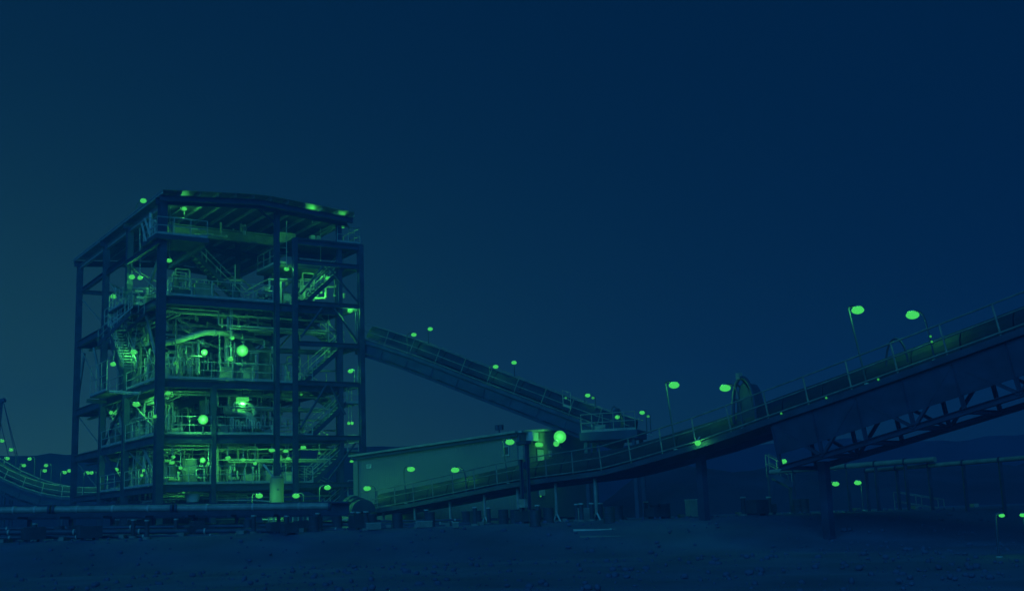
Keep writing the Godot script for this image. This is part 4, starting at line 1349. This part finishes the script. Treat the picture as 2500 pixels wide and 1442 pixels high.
			if n % 4 == 1:
				crate(o, "valve", ok[0].lerp(ok[1], .5) - Vector3(0, .12, 0), .26, .26, .26, M.paint)
				drum(o, "hand_wheel", ok[0].lerp(ok[1], .5) + Vector3(0, .22, 0), .13, .03, M.clad)
	var fine := put(self, "fine_pipework", rest.commit(), M.clad, Transform3D.IDENTITY)
	fine.set_meta("kind", "stuff")
	fine.set_meta("label", "tangle of fine small-bore pipework filling the process building storeys")
	fine.set_meta("category", "pipework")
func make_skids() -> void:
	for f in 4:
		var h: float = DECKS[f + 1]
		for k in 9:
			var u := rng.randf_range(.9, 11.2)
			var v := rng.randf_range(1.6, 6.2)
			if k >= 5:
				u = rng.randf_range(.6, 2.4)
				v = rng.randf_range(2.0, 12.0)
			var q := tw(u, h, v)
			var o := thing("equipment_skid", "equipment skid with tank, motor and frame on the %s deck" % NTH[f], "skid", q, "equipment skids on the %s deck" % NTH[f])
			var sz := rng.randf_range(.5, .9)
			crate(o, "base", q, sz * 1.6, .14, sz, M.steel)
			drum(o, "tank", q - along * sz * .35 + Vector3(0, .14, 0), sz * .3, rng.randf_range(.8, 1.9), [M.paint, M.clad, M.sheet][k % 3])
			bar(o, "motor", q + along * sz * .1 + Vector3(0, .4, 0), q + along * sz * .7 + Vector3(0, .4, 0), sz * .4, sz * .4, M.paint, "tube")
			var t := rng.randf_range(1.4, 2.2)
			for s in [-.75, .75]:
				for w in [-.45, .45]:
					rod(o, "frame_post", q + along * sz * s + inward * sz * w, q + along * sz * s + inward * sz * w + Vector3(0, t, 0), .035, M.galv)
			for w in [-.45, .45]:
				rod(o, "frame_rail", q - along * sz * .75 + inward * sz * w + Vector3(0, t, 0), q + along * sz * .75 + inward * sz * w + Vector3(0, t, 0), .035, M.galv)
			rod(o, "diagonal", q - along * sz * .75 - inward * sz * .45, q + along * sz * .75 - inward * sz * .45 + Vector3(0, t, 0), .03, M.galv)
			put(o, "outlet_pipe", swept(PackedVector3Array([along * sz * -.35 + Vector3(0, 1.0, 0), along * sz * -.35 + Vector3(0, t + .5, 0), along * sz * .9 + Vector3(0, t + .5, 0), along * sz * .9 + Vector3(0, .5, 0)]), .055), M.clad, Transform3D(Basis.IDENTITY, q))
func make_parallel_runs() -> void:
	for e in [[14.0, "top"], [8.75, "third"], [5.4, "second"], [2.4, "first"]]:
		for k in 5:
			var h: float = e[0] - .12 * (k % 2)
			var v := .9 + .34 * k
			var o := pipe("one of five parallel pipes running under the %s deck" % e[1], PackedVector3Array([tw(.5, h, v), tw(4.0 + .8 * k, h, v), tw(4.0 + .8 * k, h - .9, v), tw(4.6 + .8 * k, h - .9, v), tw(11.6, h - .9, v)]), .05 + .018 * (k % 3), [M.clad, M.galv, M.paint][k % 3], "parallel pipes under the %s deck" % e[1], 1.7)
			rod(o, "hanger", tw(2.0, h, v), tw(2.0, h + .5, v), .02, M.steel)
			var q := pipe("one of five parallel side pipes under the %s deck" % e[1], PackedVector3Array([tw(.6 + .25 * k, h - .3, 1.0), tw(.6 + .25 * k, h - .3, 5.0 + k), tw(.6 + .25 * k, h - 1.2, 5.0 + k), tw(.6 + .25 * k, h - 1.2, 12.5)]), .05 + .018 * (k % 3), [M.galv, M.clad, M.paint][k % 3], "parallel side pipes under the %s deck" % e[1], 1.9)
			rod(q, "hanger", tw(.6 + .25 * k, h - .3, 3.0), tw(.6 + .25 * k, h + .5, 3.0), .02, M.steel)
func cone_mesh() -> ArrayMesh:
	if S.has("cone"):
		return S.cone
	var st := SurfaceTool.new()
	st.begin(Mesh.PRIMITIVE_TRIANGLES)
	st.set_smooth_group(0)
	for i in 16:
		var q := []
		for t in [[i, 0.0, .36], [i + 1, 0.0, .36], [i + 1, 1.0, .5], [i, 1.0, .5]]:
			q.append(Vector3(cos(TAU * t[0] / 16.0) * t[2], t[1], sin(TAU * t[0] / 16.0) * t[2]))
		for j in [0, 1, 2, 0, 2, 3]:
			st.add_vertex(q[j])
		for j in 2:
			var r: float = .36 if j == 0 else .5
			var y := float(j)
			st.add_vertex(Vector3(0, y, 0))
			st.add_vertex(Vector3(cos(TAU * i / 16.0) * r, y, sin(TAU * i / 16.0) * r))
			st.add_vertex(Vector3(cos(TAU * (i + 1) / 16.0) * r, y, sin(TAU * (i + 1) / 16.0) * r))
	st.generate_normals()
	S.cone = st.commit()
	return S.cone

# ---------------------------------------------------------------- all the lamps
func hung(label: String, p0: Vector3, energy: float, w := .36, h := .23, group := "", glow = null) -> void:
	var p := p0
	var top := 20.3
	for d in [2.7, 5.65, 9.05, 14.2]:
		if d > p.y + .15:
			top = d
			break
	lamp(label, group, p, w, h, energy, null, Vector3(p.x, top, p.z), glow)
func make_lamps() -> void:
	# lamp posts of the long conveyor
	for e in [[896, 1192, 917, 1228, 917, 1187, "lamp post at the low tail of long conveyor"], [1003, 1145, 991, 1229, 985, 1140, "arched lamp post with shed wall behind, next to the tail"], [1111, 1147, 1139, 1202, 1134, 1142, "arched lamp post facing another before the shed wall"], [1245, 1079, 1241, 1180, 1226, 1072, "tall lamp post beside the take-up frame"], [1646, 940, 1650, 1098, 1625, 933, "tall lamp post before the domed hood, facing its neighbour"], [1771, 947, 1815, 1046, 1799, 941, "lamp post standing against the domed hood"], [2095, 757, 2117, 938, 2071, 749, "tall lamp post beside the hoop on the conveyor"], [2229, 769, 2284, 880, 2256, 762, "lamp post uphill of the hoop on the conveyor"]]:
		lamp(e[6], "", cv(e[0], e[1], -.72), .46, .28, .36 if e[0] < 1300 else .5, cv(e[2], e[3], -.72), null, null, cv(e[4], e[5], -.72))
	for e in [[799, 1190, 779, 1222, 70.0, "lamp post beside the stair tower foot"], [632, 1210, 614, 1226, 67.0, "low lamp post beside the upright tank"], [722, 1210, 741, 1226, 67.0, "low lamp post facing the tank across a gap"]]:
		var foot := pz(e[2], e[3], e[4])
		foot.y = 0
		lamp(e[5], "", pz(e[0], e[1], e[4]), .4, .26, 1.0, foot)
	# bridge conveyor lamps
	var a := Vector3(-10.4, 0, -80.6)
	var d2 := (Vector3(7.8, 0, -74.0) - a).normalized()
	var near := Vector3(-d2.z, 0, d2.x)
	if near.z < 0:
		near = -near
	for e in [[1010, 817, 994, 862, -.2, .36, "first lamp post down the bridge conveyor, on its near side"], [1050, 803, 1047, 884, -2.6, .36, "tall thin lamp post behind the first one on bridge conveyor"], [1210, 895, 1196, 942, -.2, .36, "near side lamp post halfway down the bridge conveyor"], [1255, 885, 1258, 966, -2.6, .36, "tall thin lamp post halfway down the bridge conveyor"], [1435, 965, 1430, 1030, -2.6, .34, "lamp post above the drive platform"], [1568, 1007, 1580, 1060, -2.6, .34, "lamp post past the drive platform hood"], [1508, 1018, 1516, 1056, .9, .32, "low lamp in front of the drive platform hood"]]:
		lamp(e[6], "", on_plane(e[0], e[1], a + near * e[4], near), e[5], .24, .28, on_plane(e[2], e[3], a + near * e[4], near))
	for e in [[1381, 972, 1390, 1005, "small lamp on the bridge conveyor rail above the platform"], [1368, 984, 1372, 1003, "smaller lamp low on the bridge conveyor rail"], [1448, 971, 1456, 1036, "small hooded lamp beside the lamp post over the platform"], [1583, 1016, 1590, 1062, "small hooked lamp past the drive platform"]]:
		lamp(e[4], "", on_plane(e[0], e[1], a - near * 1.2, near), .2, .15, .12, on_plane(e[2], e[3], a - near * 1.2, near), null, M.dim)
	# distant conveyor lamps
	var nth := -1
	for e in [[222, 1154, 232, 1216, 124], [213, 1154, 202, 1216, 121], [168, 1149, 178, 1215, 124], [157, 1153, 145, 1213, 121], [111, 1136, 122, 1210, 124], [108, 1149, 96, 1205, 121], [71, 1120, 81, 1200, 124], [57, 1136, 45, 1188, 121], [26, 1098, 35, 1178, 124], [17, 1119, 6, 1170, 121], [4, 1076, -8, 1160, 124]]:
		nth += 1
		lamp("%s lamp post of the distant conveyor, counting away from the process building" % NTH[nth], "lamp posts on the distant conveyor", pz(e[0], e[1], e[4]), .42, .32, .7, pz(e[2], e[3], e[4]))
	# open ground to the side of the conveyor truss
	for e in [[1913, 1126, 1924, 1160, 62, .36, "lamp post at the near end of the pale duct"], [2041, 1181, 2031, 1222, 62, .36, "lamp post below the pale duct, facing its pair"], [2095, 1178, 2107, 1222, 62, .36, "lamp post below the pale duct with a hooked top"], [2447, 1258, 2438, 1330, 34, .16, "low lamp alone on the open ground"], [2498, 1257, 2509, 1330, 34, .16, "low lamp post paired with the lone ground lamp"]]:
		var foot := pz(e[2], e[3], e[4])
		foot.y = ground_height(foot.x, foot.z)
		lamp(e[6], "", pz(e[0], e[1], e[4]), e[5], e[5] * .62, .35 if e[4] > 40 else .05, foot)
	lamp("small lamp hung from the lower edge of long conveyor", "", cv(1704, 1081, .12), .26, .22, .35, null, cv(1709, 1066, .02))
	# small marker lamps on the conveyor edge
	for e in [[1908, 1009], [2018, 971], [2145, 926], [2273, 821], [2276, 834], [1320, 1211]]:
		var q := cv(e[0], e[1], .06)
		var mk := thing("marker_lamp", "tiny marker lamp on the edge of long conveyor", "lamp", q, "marker lamps on the long conveyor")
		put(mk, "lamp_lens", S.ball, M.dim, Transform3D(Basis.from_scale(Vector3.ONE * .08), q))
		bar(mk, "clip", q - belt_near * .06, q, .05, .05, M.steel)
	# on and under the roof
	lamp("lamp post on the roof edge above the long side", "", lf(349, 490, .2), .42, .3, .8, lf(331, 520, .2))
	hung("lamp under the roof beside the corner column", fr(449, 510, 2.0), 1.6)
	hung("lamp under the roof edge above the stair tower", fr(762, 522, .3), 2.6)
	lamp("lamp post on the stair tower top deck", "", fr(836, 552, 1.0), .38, .26, 1.0, fr(852, 592, 1.0))
	hung("lamp below the corner platform beside the corner column", fr(412, 636, .2), .8)
	# top deck
	for e in [[321, 676, .1, .4, .3, 1.0, "bright lamp over the upright vessel on long side"], [341, 678, .1, .34, .26, .8, "lamp beside the one over the upright vessel"], [309, 676, .1, .2, .18, .25, "small lamp paired with the one over upright vessel"], [276, 724, -1.0, .4, .26, .7, "lamp above the outer stair on the long side"]]:
		var q := lf(e[0], e[1], e[2])
		var m := q + Vector3(0, .5, 0) + inward * .3
		if e[0] == 276:
			lamp(e[6], "", q, e[3], e[4], e[5], q + inward * .25 - Vector3(0, 1.8, 0))
		else:
			lamp(e[6], "", q, e[3], e[4], e[5], null, Vector3(m.x, 20.2, m.z))
	hung("lamp under the upper platform beside the stair tower", fr(699, 657, .3), 1.6)
	for e in [[800, 679, 817, 722, 1.0, "lamp post on the stair tower upper landing"], [854, 759, 869, 838, .1, "lamp post in the stair tower beside its outer column"], [855, 906, 866, 934, .1, "lamp on the outer column of stair tower, mid height"]]:
		lamp(e[5], "", fr(e[0], e[1], e[4]), .36, .24, 2.2, fr(e[2], e[3], e[4]))
	hung("small lamp glimpsed between the treads of stair tower", fr(783, 713, 1.2), 1.0, .22, .2)
	# fourth storey
	hung("lamp hung above the brightest floodlight", fr(566, 825, .3), .7, .32, .22)
	hung("lamp hung just below the brightest floodlight", fr(562, 877, .1), .7, .36, .26)
	flood("brightest floodlight in the middle of the fourth storey", fr(591, 856, .2), .36, 3.2, Vector3(fr(591, 856, .5).x, 9.42, fr(591, 856, .5).z))
	flood("round floodlight beside the upright pipe on fourth storey", fr(498, 860, .4), .21, 2.2, Vector3(fr(498, 860, 1.3).x, 9.42, fr(498, 860, 1.3).z))
	for e in [[326, 860, -.3, .46, .28, 2.0, "wide lamp fixed to the long side column, fourth storey"], [275, 889, -1.15, .38, .26, .8, "lamp with bent pole on the outer landing of long side"], [332, 987, -.3, .48, .3, 2.0, "large lamp below the third deck on the long side"], [270, 1007, -.1, .24, .26, .5, "round lamp deep between the long side columns"], [377, 1016, -.2, .26, .22, .4, "small lamp at the rail beside the corner column"], [350, 1147, .1, .22, .22, .4, "small lamp before the round silo on first deck"], [283, 1146, .3, .3, .24, .6, "upper lamp of the stacked pair at long side foot"], [283, 1156, .3, .3, .2, .4, "lower lamp of the stacked pair at long side foot"], [345, 1160, .1, .18, .18, .2, "smaller lamp beside the round silo on first deck"]]:
		var q := lf(e[0], e[1], e[2])
		var top := 20.2
		for d in [2.7, 5.65, 9.05, 14.2]:
			if d > q.y + .15:
				top = d
				break
		lamp(e[6], "", q, e[3], e[4], e[5], null, Vector3(q.x, top, q.z) + along * .25)
	for e in [[427, 886, 1.0, "tiny lamp on the upright pipe of third deck"], [802, 859, .6, "tiny lamp on the stair flight below mid landing"], [735, 963, 1.6, "tiny lamp behind the stair tower inner column"], [779, 1106, .2, "tiny lamp on the lowest stair handrail"]]:
		hung(e[3], fr(e[0], e[1], e[2]), .15, .18, .16, "", M.dim)
	# third storey
	hung("lamp beside the corner column under third deck", fr(409, 960, .1), .8)
	flood("floodlight on the front rail of second deck", fr(495, 1024, -.4), .3, 2.6, Vector3(fr(495, 1024, -.3).x, 6.01, fr(495, 1024, -.3).z))
	for e in [[851, 1033], [859, 1033]]:
		hung("one of two small round lamps under the stair landing", fr(e[0], e[1], .3), .8, .2, .2, "small twin lamps under the stair landing")
	# second storey and below
	flood("small floodlight under the second deck behind thin column", fr(494, 1123, .1), .17, .8, Vector3(fr(494, 1123, .9).x, 2.97, fr(494, 1123, .9).z))
	for e in [[422, 1115, 1.4, .26, .22, "small tilted lamp under second deck near corner"], [419, 1129, 1.0, .32, .2, "lamp below the small tilted one near the corner"], [440, 1142, 1.4, .24, .2, "lamp above the pump by the panelled cabinet"], [508, 1131, 1.0, .2, .18, "little lamp beside the small floodlight"], [556, 1117, 1.2, .34, .2, "lamp above the pipes at the middle of first deck"], [593, 1122, 1.4, .34, .2, "lamp above the leaning pipes of first deck"], [622, 1131, 1.4, .26, .2, "lamp over the grey bin on first deck"], [663, 1099, 1.0, .4, .22, "wide lamp near the fat upright pipe beside stair tower"], [697, 1101, 1.2, .34, .2, "upper lamp just behind the stair tower inner column"], [703, 1119, 1.2, .28, .2, "lower lamp just behind the stair tower inner column"], [740, 1092, 1.6, .38, .22, "lamp with a slanting arm inside the stair tower"], [858, 1126, 4.0, .28, .16, "dim lamp at the shed corner behind stair tower"]]:
		hung(e[5], fr(e[0], e[1], e[2] * .15 if e[2] < 3.0 else e[2]), .34, e[3], e[4])
	hung("lamp tucked under the first deck over the bright bin", fr(448, 1200, 1.2), .6, .24, .18)
	var tq := fr(410, 1125, 1.0)
	var tl := thing("tube_lamp", "short horizontal tube lamp beside the corner column", "lamp", tq)
	bar(tl, "lamp_tube", tq - along * .2, tq + along * .2, .11, .11, M.dim, "tube")
	bar(tl, "tray", tq - along * .22 + Vector3(0, .08, 0), tq + along * .22 + Vector3(0, .08, 0), .16, .04, M.galv)
	rod(tl, "hanger", tq + Vector3(0, .1, 0), Vector3(tq.x, 5.65, tq.z), .02, M.steel)

func _ready() -> void:
	rng.seed = 20240
	make_light()
	make_shapes()
	make_materials()
	make_ground()
	make_building()
	make_stair_tower()
	make_main_conveyor()
	make_second_conveyor()
	make_far_conveyor()
	make_shed()
	make_yard()
	make_plant()
	make_parallel_runs()
	make_skids()
	make_clutter()
	make_lamps()
